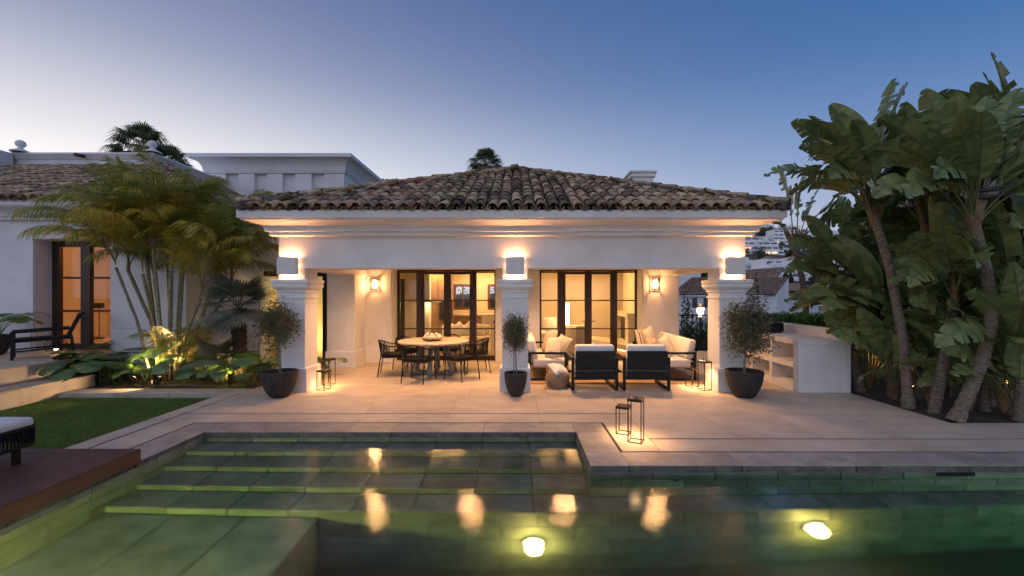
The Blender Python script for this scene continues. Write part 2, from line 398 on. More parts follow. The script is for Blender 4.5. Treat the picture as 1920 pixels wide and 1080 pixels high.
# the plot itself: earth blocks around the pool
pb = MB(); ZT = -.052
pb.box(-16, PXL-.02, -8, 18, -2.4, -.12)
pb.box(PXL-.02, 10, -8, PYF-.02, -2.4, ZT-.02)
pb.box(PXL-.02, PXR+.02, PYN+.02, 18, -2.4, ZT)
pb.box(PXR+.02, 10, PYS+.02, 18, -2.4, ZT)
pb.box(PXE+.02, 10, PYF-.02, PYS+.02, -2.4, ZT)
struct('plot_ground', pb, soil)
pb2 = MB(); pb2.box(-5.24, PXL-.02, -1.0, 18, -.119, ZT)
struct('paving_bed', pb2, soil)

# pool basin
basin = MB()
basin.box(PXL-.018, PXE+.018, PYF-.018, PYN+.018, -2.3, PB-.005)
steps = [(5.227, -.21), (4.9, -.36), (4.544, -.506), (4.195, -.64)]
prev = PYN+.018
for fy, z in steps:
    basin.box(PXL-.018, PXR+.018, fy+.02, prev - (0 if prev > 5.5 else -.02), PB-.004, z-.03); prev = fy
basin.box(PXR+.018, PXE+.018, 4.215, PYS+.018, PB-.004, -.67)
basin.box(PXL-.018, -1.97, PYF-.018, 4.2149, PB-.004, -.82)
pool = struct('pool_basin', basin, surf('pool_grout', (.03, .032, .028), (.05, .052, .045), 6, .8))
def wall_tiles(x0, x1, y, z0, z1, lx, nz, facing=-1, off=.5):
    # wall in the X-Z plane: tiles .018 thick, front at y
    h = (z1-z0)/nz
    for k in range(nz):
        xs = [x0]; x = x0 + lx*(off if k % 2 else 1)
        while x < x1-.05: xs.append(x); x += lx
        xs.append(x1)
        for a, b in zip(xs[:-1], xs[1:]):
            me = slab_mesh(b-a-.011, .018, h-.009, poolstone, 0)
            link(me, 'pool_tile', pool, ((a+b)/2, y+.009+rnd.uniform(-.0015, .0015), z1-h*k-.0025))
def wall_tiles_y(x, y0, y1, z0, z1, ly, nz, s=-1):
    h = (z1-z0)/nz
    for k in range(nz):
        ys = [y1]; y = y1 - ly*(.5 if k % 2 else 1)
        while y > y0+.05: ys.append(y); y -= ly
        ys.append(y0)
        for a, b in zip(ys[1:], ys[:-1]):
            me = slab_mesh(.018, b-a-.011, h-.009, poolstone, 0)
            link(me, 'pool_tile', pool, (x+s*.009+rnd.uniform(-.0015, .0015), (a+b)/2, z1-h*k-.0025))
prev = PYN
for i, (fy, z) in enumerate(steps):
    x1 = PXR if i < 3 else PXE
    slabs('pool_tile', pool, PXL, PXR, fy, prev, z, .028, poolstone, .6, 1, gap=.011, c=.003, j=.001)
    nz_ = steps[i+1][1] if i < 3 else None
    if nz_: wall_tiles(PXL, PXR, fy+.004, nz_, z-.029, .6, 1)
    prev = fy
slabs('pool_tile', pool, PXR, PXE, 4.195, PYS, -.64, .028, poolstone, .6, 1, gap=.011, c=.003, j=.001)
wall_tiles(PXL, -1.95, 4.199, -.79, -.669, .6, 1)
wall_tiles(-1.95, PXE, 4.199, PB, -.669, .72, 4)
wall_tiles(PXR, PXE, PYS, -.64, -.055, .66, 3)
wall_tiles(PXL, PXR, PYN, -.21, -.055, .6, 1)
wall_tiles_y(PXL, PYF, PYN, -.80, -.055, .75, 3)
wall_tiles_y(PXR+.018, PYS, PYN, -.64, -.055, .6, 3)
wall_tiles_y(-1.968+.009, PYF, 4.19, PB, -.82, .7, 3)
slabs('pool_tile', pool, PXL, -1.95, PYF, 4.195, -.79, .028, poolstone, .7, 1.0, gap=.011, c=.003)
# water
wb = MB(); wb.box(PXL-.01, PXE+.01, PYF-.01, PYN+.01, PB-.05, WL)
water = struct('water', wb, water_m)

# coping, each stone on its own
cop = struct('pool_coping', MB().box(-4.44, -4.08, 1.25, 5.50, -.058, -.051).box(-4.03, 1.15, 5.6, 5.9, -.0515, -.0505).box(1.2, 9.4, 4.53, 4.82, -.0515, -.0505), mortar)
def cstone(x0, x1, y0, y1, edge):
    b = MB(); g = .0025
    b.box(x0+g, x1-g, y0+g, y1-g, -.008, 0)
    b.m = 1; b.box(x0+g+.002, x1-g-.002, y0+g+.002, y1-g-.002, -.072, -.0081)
    b.build('coping_stone', [coping_m, coping_e], cop)
def crun(a0, a1, n, f):
    for i in range(n): f(a0+(a1-a0)*i/n, a0+(a1-a0)*(i+1)/n)
crun(-4.05, .775, 4, lambda a, b: cstone(a, b, 5.54, 5.926, 0))
cstone(-4.46, -4.05, 5.54, 5.926, 0); cstone(.775, 1.178, 5.54, 5.926, 0)
crun(1.25, 5.54, 4, lambda a, b: cstone(-4.46, -4.05, a, b, 0))
crun(4.832, 5.54, 1, lambda a, b: cstone(.775, 1.178, a, b, 0))
cstone(.775, 1.178, 4.458, 4.832, 0)
crun(1.178, 9.5, 7, lambda a, b: cstone(a, b, 4.458, 4.832, 0))

# patio paving
patio = struct('patio', MB().box(-4.6, 6.0, 7.5, 11.4, -.0515, -.0495), mortar)
TR = travertine; G = .032
groove = MB()
for q in ((-4.99, -4.945, -1, 6.44), (-4.99, 1.66, 6.36, 6.402), (1.648, 1.69, 5.29, 6.40), (1.65, 10, 5.262, 5.302), (-4.50, -4.459, -1, 5.965), (-4.46, 1.215, 5.925, 5.962), (1.176, 1.215, 4.83, 5.96), (1.2, 10, 4.83, 4.868)): groove.box(*q, -.0495, -.005)
struct('slot_drain', groove, black_box, patio)
def pv(x0, x1, y0, y1, lx, ly, off=0): slabs('paving_slab', patio, x0, x1, y0, y1, 0, .048, TR, lx, ly, off, gap=.003, c=.002)
pv(-5.25, -4.95-G, -1, 7.70, .3, 1.45)
pv(-4.95, -4.46-G, -1, 5.926+G, .5, 1.4); pv(-4.95, 1.65, 5.926+G, 6.40-G, 1.3, .5)
pv(1.178+G, 1.65-.004, 4.832+G, 5.926+G, .5, .6); pv(1.65, 10, 4.832+G, 5.30-G, 1.3, .5)
pv(-4.95, 1.65, 6.40, 7.46, 1.3, 1.1); pv(1.65, 6.03, 5.30, 7.46, 1.1, 1.1); pv(6.03, 10, 5.30, 5.926, 1.3, .65)
pv(-4.95, 6.03, 7.463, 11.5, 1.35, 1.0, .5); pv(-5.25, -4.95, 7.70, 8.06, .4, .4)
ledge = struct('bed_edging', MB().box(-8.26, -5.26, 7.72, 8.05, -.119, -.0505), soil)
for a in range(3): slab('edging_stone', ledge, -8.28+a*1.01, -7.27+a*1.01, 7.70, 8.06, 0, .10, travstep, c=.006)
bedm = MB(); bedm.box(-8.9, -4.96, 8.065, 12, -.11, -.02)
struct('planting_bed', bedm, soil)
bedr = MB(); bedr.box(6.04, 10, 5.935, 18, -.0515, -.015)
struct('planting_bed', bedr, soil)

# steps and upper terrace on the left
st = struct('garden_steps', MB().box(-8.78, -8.31, 2, 8.38, -.119, .17).box(-16, -8.82, 2, 14, -.119, .46), soil)
for k in range(5):
    y0 = 2+k*1.28; y1 = y0+1.28 if k < 4 else 8.40
    slab('tread_slab', st, -8.796, -8.28, y0, y1, .208, .036, travstep, c=.004)
    slab('tread_slab', st, -9.75, -8.786, y0, y1, .503, .04, travstep, c=.004)
    o = link(slab_mesh(.02, y1-y0-.003, .26, travstep, 0), 'riser_slab', st, (-8.30, (y0+y1)/2, .171))
    o = link(slab_mesh(.02, y1-y0-.003, .252, travstep, 0), 'riser_slab', st, (-8.806, (y0+y1)/2, .462))
link(slab_mesh(.47, .02, .26, travstep, 0), 'riser_slab', st, (-8.545, 8.391, .171))
for ix in range(5):
    for iy in range(6):
        slab('tread_slab', st, -9.75-(ix+1)*1.2, -9.75-ix*1.2, 2+iy*1.28, 3.28+iy*1.28, .503, .04, travstep, c=.003)
for iy in range(1): slab('tread_slab', st, -9.75, -8.786, 8.40, 9.68, .503, .04, travstep)

# lawn
lawn = MB(); lawn.box(-8.29, -5.262, 1.0, 7.70, -.118, -.095)
struct('lawn', lawn, surf('lawn_soil', (.03, .05, .012), (.05, .08, .02), 20, .95))
k = 90000
P = np.stack([nrs.uniform(-8.27, -5.27, k), 4.0+3.69*nrs.uniform(0, 1, k)**1.15, np.full(k, -.095)], 1)
hgt = nrs.uniform(.018, .036, k)[:, None]; a = nrs.uniform(0, 2*PI, k); w = .0032
side = np.stack([np.cos(a), np.sin(a), a*0], 1) * w
tip = P + np.concatenate([nrs.normal(0, .012, (k, 2)), hgt], 1)
gob = link(quads_mesh('grass', np.stack([P-side, P+side, tip], 1), grass_m, 3), 'grass')
tag(gob, 'short green lawn grass between the steps and the pale paving', 'grass', kind='stuff')

# wooden deck
deck = thing('wooden_deck', 'low red brown hardwood platform beside the pool, carrying a lounger', 'deck')
DX0, DX1, DY0, DY1, DZ = -7.2, -3.99, 1.25, 4.54, .148
df = MB(); df.box(DX0+.05, DX1-.035, DY0+.05, DY1-.03, .003, DZ-.034); df.build('frame', doorwood, deck)
nb = 12; bw = (DX1-DX0)/nb
for i in range(nb): slab('plank', deck, DX0+i*bw, DX0+(i+1)*bw, DY0, DY1-.145, DZ, .03, deckwood, gap=.005, c=.003)
slab('plank', deck, DX0, DX1, DY1-.143, DY1, DZ, .03, deckwood, gap=.003, c=.003)
fb = MB(); fb.box(DX1-.028, DX1-.002, DY0, DY1-.003, .002, DZ-.031); fb.build('fascia_board', deckwood, deck)
fb = MB(); fb.box(DX0, DX1-.03, DY1-.026, DY1-.002, -.05, DZ-.031); fb.build('fascia_board', deckwood, deck)

# underwater lamps
def pool_lamp(label, loc, dirv, power, spot=140, glow=pool_emit, col=(1, .66, .15)):
    t = thing('pool_lamp', label, 'pool light', loc)
    d = Vector(dirv).normalized(); rot = d.to_track_quat('Z', 'Y').to_euler()
    b = MB(); b.lathe([(.115, 0), (.115, .012), (.09, .018), (.088, .004)], 24); b.build('bezel', greymetal, t, rot=rot)
    b = MB(); b.lathe([(.001, .012), (.05, .011), (.086, .006)], 24); b.build('lens', glow, t, rot=rot)
    l = lamp('SPOT', 'light', t, d*.05, power, col, .06, spot=spot, blend=.6) if dirv[1] > 0 else lamp('POINT', 'light', t, d*.075, power, col, .07); l.rotation_euler = d.to_track_quat('-Z', 'Y').to_euler()
    return t
pool_lamp('round underwater lamp shining from the slate wall below the wide steps', (.17, 4.19, -1.20), (0, -1, 0), 22)
pool_lamp('round underwater lamp shining from the slate wall below the narrow bench', (2.92, 4.19, -1.02), (0, -1, 0), 22)
pool_lamp('underwater lamp in the near pool wall over the shallow platform', (-3.3, PYF+.012, -.42), (0, 1, 0), 430)
pool_lamp('underwater lamp in the near pool wall facing the bench', (5.6, PYF+.012, -.6), (0, 1, 0), 120, col=(.55, .82, .42))
def pool_inlet(label, loc, rot):
    t = thing('pool_inlet', label, 'pool fitting', loc); t.rotation_euler = rot
    b = MB(); b.lathe([(.045, 0), (.045, .006), (.03, .008), (.03, -.01)], 20); b.build('ring', greymetal, t)
    b = MB(); b.lathe([(.001, .002), (.018, .002), (.018, -.004)], 14); b.build('nozzle', blackmetal, t)
for lb, l in (('small round water inlet on the first pool step towards the deck', (-3.3, 5.215, -.285)), ('small round water inlet in the middle of the first pool step', (-1.05, 5.215, -.285)), ('small round water inlet in the slate wall under the far coping', (1.68, 4.485, -.25))):
    pool_inlet(lb, l, (R(90), 0, 0))
t = thing('skimmer', 'dark rectangular skimmer slot just under the pool coping', 'skimmer', (4.62, 4.487, -.115))
MB().box(-.2, .2, -.006, 0, -.03, .035).build('opening', black_box, t); MB().box(-.215, .215, -.004, .0, -.045, -.031).build('lip', greymetal, t)

# ================================================================== PAVILION
pav = thing('pavilion', 'white stuccoed pool pavilion with square columns and a hipped clay tile roof', 'house')
CY0, CY1 = 7.80, 8.30
COLS = [(-4.35, -3.861), (-.258, .2145), (3.715, 4.197)]
ZB = 2.258                                            # underside of the beams
# columns
for x0, x1 in COLS:
    y1 = CY0 + (x1-x0)
    c = MB().box(x0, x1, CY0, y1, .43, ZB+.02).build('column', stucco, pav, bevel=.008)
    MB().loop_profile([(.045, .0), (.045, .425), (.03, .44)], x0, x1, CY0, y1).build('plinth', stucco, c, bevel=.006)
    pr = [(.002, 1.70), (.018, 1.705), (.018, 1.735), (.002, 1.74)]
    MB().loop_profile(pr, x0, x1, CY0, y1, capk=False).build('necking', stucco, c)
    pr = [(.002, 1.815), (.022, 1.822), (.024, 1.855), (.03, 1.86), (.05, 1.885), (.07, 1.90), (.083, 1.925), (.085, 1.955), (.075, 1.972), (.062, 1.98), (.09, 1.985), (.092, 2.045), (.085, 2.055)]
    MB().loop_profile(pr, x0, x1, CY0, y1).build('capital', stucco, c, bevel=.003)
# beams
X0, X1 = -4.35, 4.197
MB().box(X0+.001, X1-.001, CY0+.0015, CY0+.46, ZB+.0, 2.95).build('front_beam', stucco, pav, bevel=.008)
MB().box(X0+.002, X0+.49, CY0+.461, 11.0, ZB+.001, 2.95).build('side_beam', stucco, pav)
MB().box(X1-.482, X1-.002, CY0+.461, 11.0, ZB+.001, 2.95).build('side_beam', stucco, pav)
MB().box(X0+.491, X1-.483, CY0+.461, 11.45, 2.52, 2.6).build('porch_ceiling', stucco, pav)
# cornice swept round the block
cor = [(.0, 2.835), (.105, 2.842), (.11, 2.85), (.11, 2.900), (.118, 2.906), (.165, 2.912), (.165, 2.965), (.172, 2.970)]
for i in range(9):
    a = PI/2*i/8; cor.append((.175 + .225*(1-math.cos(a)), 2.972 + .10*math.sin(a)))
cor += [(.415, 3.075), (.43, 3.078), (.43, 3.10), (.465, 3.105), (.465, 3.235), (.0, 3.24)]
RY1 = 16.9
MB().loop_profile(cor, X0, X1, CY0, RY1-.5).build('cornice', stucco, pav)
# back walls of the porch
WB = 11.0; DYp = 11.5
DL = (-3.198, -.54); DR = (.604, 3.24)
w = MB()
w.box(-3.90, DL[0]-.002, WB, 11.6, 0.001, 2.519); w.box(DL[1], DR[0], WB, 11.6, 0.001, 2.519); w.box(DR[1]+.002, 4.19, WB, 11.6, .001, 2.519)
w.box(DL[0]-.001, DL[1]+.001, WB+.003, 11.6, 2.452, 2.518); w.box(DR[0]-.001, DR[1]+.001, WB+.003, 11.6, 2.452, 2.518)
w.box(-4.57, -3.90, 10.3, 11.6, .001, 2.95)
w.build('rear_wall', stucco, pav, bevel=.006)
w = MB(); p = .03
for q in ((-4.60, -3.87, 10.27, 10.999), (-3.869, DL[0]-.15, WB-p, WB-.001), (DL[1]+.05, DR[0]-.05, WB-p, WB-.001), (DR[1]+.12, 4.22, WB-p, WB-.001)): MB().box(*q, .002, .40).build('skirting', stucco, pav, bevel=.012)
for a, b in ((DL[0]-.14, DL[0]-.03), (DR[1]+.03, DR[1]+.14)): MB().box(a, b, WB-.02, WB-.001, .401, 2.5).build('pilaster', stucco, pav, bevel=.006)

# door sets
def door_set(x0, x1, label):
    Y = DYp; zt = 2.44; k = (x1-x0)/768.
    fr = MB(); 
    fr.box(x0, x0+.055, Y-.04, Y+.05, .002, zt); fr.box(x1-.045, x1, Y-.04, Y+.05, .002, zt)
    fr.box(x0+.056, x1-.046, Y-.04, Y+.05, zt-.05, zt-.001); fr.box(x0+.056, x1-.046, Y-.04, Y+.05, .003, .045)
    d = fr.build('door_frame', doorwood, pav, bevel=.004); d['label'] = label
    spans = [(18, 150), (205, 366), (410, 567), (613, 757)]
    muls = [(150, 196), (372, 406), (574, 613)]
    for a, b in muls: MB().box(x0+a*k, x0+b*k, Y-.05, Y+.045, .046, zt-.052).build('mullion', doorwood, d, bevel=.006)
    for i, (a, b) in enumerate(spans):
        s = .022 if i in (0, 3) else .055
        xa, xb = x0+a*k-(.035 if i in (1, 2) else .012), x0+b*k+(.035 if i in (1, 2) else .012)
        lf = MB(); yy0, yy1 = Y-.028, Y+.022
        lf.box(xa, xa+s, yy0, yy1, .047, zt-.055); lf.box(xb-s, xb, yy0, yy1, .047, zt-.055)
        top = .035 if i in (0, 3) else .075
        for z0, z1 in ((.048, .125), (.835, .866), (1.595, 1.626), (zt-.054-top, zt-.056)):
            lf.box(xa+s+.0005, xb-s-.0005, yy0+.001, yy1-.001, z0, z1)
        leaf = lf.build('door_leaf', doorwood, pav, bevel=.003)
        for z0, z1 in ((.12, .84), (.86, 1.60), (1.62, zt-.05-top)):
            MB().box(xa+s-.006, xb-s+.006, Y-.006, Y, z0, z1).build('pane', glass, leaf)
        if i in (1, 2):
            hx = xb-.03 if i == 1 else xa+.03
            MB().box(hx-.012, hx+.012, yy0-.008, yy0-.001, .95, 1.15).box(hx-.01, hx+.01, yy0-.05, yy0-.008, 1.04, 1.06).box(hx-(.1 if i == 1 else .01), hx+(.01 if i == 1 else .1), yy0-.06, yy0-.045, 1.04, 1.06).build('handle', bronze, leaf)
door_set(*DL, 'dark wood door frame of the kitchen side'); door_set(*DR, 'dark wood door frame of the living room side')

# interior shell
w = MB()
w.box(-4.56, 4.25, 11.6, 16.4, -.051, -.002); 
w.build('interior_floor', floor_in, pav)
w = MB(); w.box(-4.56, 4.25, 11.6, 16.4, 2.75, 2.85); w.build('interior_ceiling', plaster_in, pav)
KW = [(-2.36, -1.66), (-1.08, -.38)]                    # kitchen windows in the far wall
w = MB(); YB = 16.0; wz0, wz1 = 1.18, 2.14
xs = [-4.56] + [v for a in KW for v in a] + [.35]
for i in range(0, len(xs), 2): w.box(xs[i], xs[i+1], YB, YB+.3, 0, 2.749)
for a, b in KW: w.box(a, b, YB+.001, YB+.299, 0, wz0); w.box(a, b, YB+.001, YB+.299, wz1, 2.748)
w.box(.35, .5, 13.7, YB+.3, 0, 2.749); w.box(.5, 4.25, 14.8, 15.1, 0, 2.749)
w.box(-4.75, -4.561, 11.6, 16.3, 0, 2.95); w.box(4.251, 4.42, 11.6, 16.3, 0, 2.95)
w.box(-4.56, 4.25, 11.45, 11.599, 2.55, 2.95)
w.build('interior_wall', plaster_in, pav)
for a, b in KW:
    f = MB()
    f.box(a, a+.09, YB+.02, YB+.1, wz0, wz1); f.box(b-.09, b, YB+.02, YB+.1, wz0, wz1)
    f.box(a+.09, b-.09, YB+.021, YB+.099, wz1-.09, wz1); f.box(a+.09, b-.09, YB+.021, YB+.099, wz0, wz0+.09)
    m_ = (a+b)/2; f.box(m_-.025, m_+.025, YB+.03, YB+.09, wz0+.09, wz1-.09); f.box(a+.09, b-.09, YB+.031, YB+.089, 1.55, 1.585)
    win = f.build('window', oak if False else surf('red_window_wood', (.10, .035, .018), (.16, .06, .03), 5, .4), pav)
    MB().box(a+.085, b-.085, YB+.055, YB+.06, wz0+.085, wz1-.085).build('pane', glass, win)

# ---- roof
PITCH = math.atan2(5.26-3.235, 4.79)
RX0, RX1, RYF = -4.76, 4.63, 7.33
RXC = (RX0+RX1)/2; HALF = (RX1-RX0)/2; RZ = 3.235
APEX = (RXC, RYF+HALF, RZ + HALF*math.tan(PITCH))
rb = MB(); e = -.02
rb.add([(RX0-e+.1, RYF-e+.1, RZ-.01), (RX1+e-.1, RYF-e+.1, RZ-.01), (RX1+e-.1, RYF+2*HALF-.1, RZ-.01), (RX0-e+.1, RYF+2*HALF-.1, RZ-.01), (APEX[0], APEX[1], APEX[2]-.06)],
       [(0,1,4),(1,2,4),(2,3,4),(3,0,4),(3,2,1,0)])
roof = rb.build('roof', mortar, pav)
def barrel(L, r0, r1, th=.014, n=8, inv=False, lift=.0):
    # half-round tile along +Y (upslope); r0 at the low end
    b = MB(); vs = []
    for y, r in ((0, r0), (L, r1)):
        for rr in (r, r-th):
            for j in range(n+1):
                a = PI*j/n; x = math.cos(a)*rr; z = math.sin(a)*rr*.92
                vs.append((x, y, -z if inv else z))
    m = n+1; fs = []
    for j in range(n):
        fs += [(j, j+1, 2*m+j+1, 2*m+j), (m+j+1, m+j, 3*m+j, 3*m+j+1), (j+1, j, m+j, m+j+1)]
    fs += [(0, 2*m, 3*m, m), (n, m+n, 3*m+n, 2*m+n)]
    if inv: fs = [tuple(reversed(f)) for f in fs]
    b.add(vs, fs); return b
cover_me = [barrel(.44, r, r-.016).mesh('roof_tile', clayroof, smooth=False) for r in (.098, .102, .094)]
for me in cover_me: me.polygons.foreach_set('use_smooth', [True]*len(me.polygons))
cover_b = barrel(.44, .098, .082); pan_b = barrel(.46, .080, .098, inv=True)
def xform(b, M, into):
    o = len(into.v); into.v += [tuple(M @ Vector(p)) for p in b.v]
    for f in b.f: into.f.append(tuple(i+o for i in f)); into.mi.append(0)
def slope_tiles(origin, rz, half_len, run, pitch, hipL=True, hipR=True, sp=.212, row=.40, objs=0, parent=None, keep=None, vmax=None):
    """tiles over one slope; origin = eave midpoint, local x along the eave, local y inward."""
    rest = MB(); cand = []
    Mz = Matrix.Translation(origin) @ Matrix.Rotation(rz, 4, 'Z')
    ncol = int(half_len*2/sp); cs, sn = math.cos(pitch), math.sin(pitch)
    for c in range(ncol+1):
        x = -half_len + sp*.5 + c*sp
        if x > half_len: continue
        lim = run
        if hipR: lim = min(lim, (half_len - x))
        if hipL: lim = min(lim, (half_len + x))
        lim = lim/cs - .05
        v = -.07; jx = rnd.uniform(-.006, .006); k = 0
        while v < lim:
            d = x + jx + rnd.uniform(-.007, .007)
            M = Mz @ Matrix.Translation((d, v*cs, v*sn + .052 + rnd.uniform(-.004, .006))) @ Matrix.Rotation(pitch - .032 + rnd.uniform(-.015, .015), 4, 'X') @ Matrix.Rotation(rnd.uniform(-.04, .04), 4, 'Z')
            cand.append(M)
            Mp = Mz @ Matrix.Translation((x+sp/2+rnd.uniform(-.005, .005), (v+.03)*cs, (v+.03)*sn + .062)) @ Matrix.Rotation(pitch - .03, 4, 'X')
            if x + sp/2 < half_len: xform(pan_b, Mp, rest)
            v += row + rnd.uniform(-.012, .012); k += 1
    n = 0
    cand.sort(key=lambda M: M.translation.y if keep is None else keep(M))
    for M in cand:
        if n < objs and (keep is None or keep(M) < 1e6):
            o = link(rnd.choice(cover_me), 'roof_tile', parent); o.matrix_local = M; n += 1
        else: xform(cover_b, M, rest)
    return rest
rest = slope_tiles((RXC, RYF, RZ), 0, HALF, HALF, PITCH, objs=296, parent=roof)
for org, rz in (((RX1, RYF+HALF, RZ), PI/2), ((RX0, RYF+HALF, RZ), -PI/2), ((RXC, RYF+2*HALF, RZ), PI)):
    r2 = slope_tiles(org, rz, HALF, HALF, PITCH)
    o = len(rest.v); rest.v += r2.v; rest.f += [tuple(i+o for i in f) for f in r2.f]; rest.mi += r2.mi
ro = rest.build('roof_tile_field', clayroof, roof, smooth=True); ro['kind'] = 'stuff'
def hip_line(a, b, parent, n):
    a, b = Vector(a), Vector(b); d = (b-a); L = d.length; d.normalize()
    side = d.cross(Vector((0, 0, 1))).normalized(); up = side.cross(d)
    for i in range(n):
        p0 = a + d*(L*i/n); 
        M = Matrix((( side.x, d.x, up.x, p0.x), (side.y, d.y, up.y, p0.y), (side.z, d.z, up.z, p0.z), (0, 0, 0, 1))) @ Matrix.Translation((rnd.uniform(-.01, .01), 0, .085+rnd.uniform(-.008, .008))) @ Matrix.Rotation(-.03+rnd.uniform(-.02, .02), 4, 'X') @ Matrix.Scale(1.08, 4)
        o = link(rnd.choice(cover_me), 'ridge_tile', parent); o.matrix_local = M
    m = MB(); m.beam(a + up*.04 - d*.0, b + up*.04, .25, .13); m.build('hip_mortar', mortar, parent)
hip_line((RX0-.02, RYF-.02, RZ+.02), (APEX[0], APEX[1], APEX[2]), roof, 20)
hip_line((RX1+.02, RYF-.02, RZ+.02), (APEX[0], APEX[1], APEX[2]), roof, 20)
MB().lathe([(.001, .22), (.09, .2), (.12, .1), (.13, -.05)], 12, APEX).build('ridge_cap', clayroof, roof, smooth=True)
# chimney
ch = thing('chimney', 'white masonry chimney with a stepped flat cap behind the tiled hip', 'chimney', (3.95, 13.6, 3.0))
MB().box(-.32, .32, -.3, .3, 0, 2.42).build('shaft', stucco, ch)
MB().loop_profile([(.0, 2.421), (.06, 2.43), (.06, 2.50), (.03, 2.51), (.03, 2.55), (.1, 2.56), (.1, 2.61), (-.3, 2.72)], -.32, .32, -.3, .3).build('cap', stucco, ch)

# ---- box sconces on the columns
def sconce(x0, x1, label):
    z0, z1 = 2.137, 2.457; yf = 7.635; xm = (x0+x1)/2
    t = thing('box_sconce', label, 'wall lamp', (xm, CY0, 0))
    hw = (x1-x0)/2; y0, y1 = yf-CY0, -.045
    MB().box(-hw, hw, y0, y1, z0, z1).build('shade', stucco, t, bevel=.006)
    MB().box(-.09, .09, y1, -.001, z0+.06, z1-.06).build('bracket', stucco, t)
    b = MB(); b.box(-hw+.03, hw-.03, y1+.006, y1+.014, z1-.045, z1-.03).box(-hw+.03, hw-.03, y1+.006, y1+.014, z0+.03, z0+.045); b.build('light_strip', warm_emit, t)
    lamp('AREA', 'up_light', t, (0, -.03, z1-.03), 15, (1, .41, .155), sx=hw*1.7, sy=.02, rot=(R(193), 0, 0))
    lamp('AREA', 'down_light', t, (0, -.03, z0+.03), 7, (1, .41, .155), sx=hw*1.7, sy=.02, rot=(0, 0, 0))
    for s in (-1, 1): lamp('AREA', 'side_light', t, (s*(hw-.03), -.022, (z0+z1)/2), .9, (1, .46, .19), sx=.02, sy=.25, rot=(0, -s*R(90), 0))
sconce(-4.29, -3.955, 'white box sconce above the column next to the palm bed')
sconce(-.185, .145, 'white box sconce above the middle column between the two door sets')
sconce(3.79, 4.10, 'white box sconce above the column next to the outdoor counter')

# ---- wall lanterns of the porch
def wall_lantern(px, label, cx=0):
    x = PX(px, 10.93)
    t = thing('wall_lantern', label, 'wall lamp', (x, WB, 1.90))
    w_, h_, d0 = .088, .27, .13
    MB().box(-.05, .05, -.02, -.001, .03, .24).build('backplate', bronze, t)
    f = MB(); e = .009
    for sx in (-1, 1):
        for y in (-d0, -.025): f.box(sx*w_-e, sx*w_+e, y-e, y+e, 0, h_)
    for z in (0, h_):
        for y in (-d0, -.025): f.box(-w_, w_, y-e*.9, y+e*.9, z-e, z+e)
        for sx in (-1, 1): f.box(sx*w_-e*.9, sx*w_+e*.9, -d0, -.025, z-e, z+e)
    f.build('frame', bronze, t)
    MB().box(-.045, .045, -.028, -.0205, .035, .235).build('light_panel', warm_emit_hot, t)
    lamp('POINT', 'light', t, (0, -.085, .13), 17, (1, .47, .18), .04)
    return t
wall_lantern(702, 'glowing bronze box lantern on the wall beside the dining table')
wall_lantern(1229, 'glowing bronze box lantern on the wall above the sofa with striped pillow')
for px, lb in ((702, 'small grey ceiling speaker over the lantern near the dining table'), (1229, 'small grey ceiling speaker over the lantern near the right sofa')):
    t = thing('ceiling_speaker', lb, 'speaker', (PX(px, 10.75), 10.75, 2.519))
    MB().box(-.11, .11, -.09, .09, -.11, -.001).build('housing', greymetal, t, bevel=.01); MB().box(-.09, .09, -.07, .07, -.114, -.1101).build('grille', blackmetal, t)
# recessed porch downlights
for i, (x, y) in enumerate(((-2.9, 8.9), (-.95, 8.9), (1.0, 8.9), (2.9, 8.9))):
    t = thing('downlight', 'small round recessed downlight in the porch ceiling', 'ceiling lamp', (x, y, 2.519), group='downlights in the porch ceiling')
    MB().lathe([(.05, 0), (.05, -.006), (.035, -.008)], 16).build('rim', stucco, t); MB().lathe([(.001, -.004), (.035, -.004)], 12).build('lens', warm_emit_hot, t)
    lamp('SPOT', 'light', t, (0, 0, -.03), 190, (1, .50, .20), .04, spot=150, blend=.9)
# interior lamps (hidden in the ceiling)
def ceil_panel(label, x, y, p, s=1.2):
    t = thing('ceiling_lamp', label, 'ceiling lamp', (x, y, 2.749))
    MB().box(-s/2, s/2, -.12, .12, -.03, -.001).build('housing', plaster_in, t); MB().box(-s/2+.02, s/2-.02, -.1, .1, -.033, -.0301).build('diffuser', panel_emit, t)
    lamp('AREA', 'light', t, (0, 0, -.05), p, (1, .52, .17), sx=s, sy=.3)
ceil_panel('long ceiling light of the kitchen', -2.4, 13.6, 66); ceil_panel('long ceiling light over the kitchen counter', -1.2, 15.2, 45)
ceil_panel('long ceiling light of the living room', 2.2, 13.2, 62); ceil_panel('long ceiling light of the living room entrance', 1.0, 12.4, 12, .6)

# ================================================================== LEFT HOUSE
FZ = .503
lh = thing('left_house', 'white house wing with a clay tile roof, parapet and glazed door behind the palms', 'house')
LY = 9.63; LX1 = -7.45; ZE = 3.80
w = MB()
w.box(-16, -10.87, LY, LY+.5, .46, 3.6); w.box(-9.16, LX1, LY, LY+.5, -.1, 3.6); w.box(-10.871, -9.159, LY+.002, LY+.5, 3.02, 3.599)
w.box(LX1-.4, LX1-.001, LY+.501, 13.9, -.1, 3.6)
w.build('front_wall', stucco_old, lh, bevel=.008)
MB().box(-16, -10.92, LY-.04, LY-.001, FZ+.001, FZ+.46).build('plinth', stucco_old, lh, bevel=.012)
MB().box(-9.12, LX1+.03, LY-.04, LY-.001, -.09, FZ+.46).build('plinth', stucco_old, lh, bevel=.012)
MB().box(-8.95, -7.75, LY-.025, LY-.001, FZ+.50, 2.9).build('wall_panel', stucco_old, lh, bevel=.01)
MB().box(-11.02, -10.875, LY-.03, LY-.001, FZ+.47, 3.03).build('door_surround', stucco_old, lh, bevel=.006)
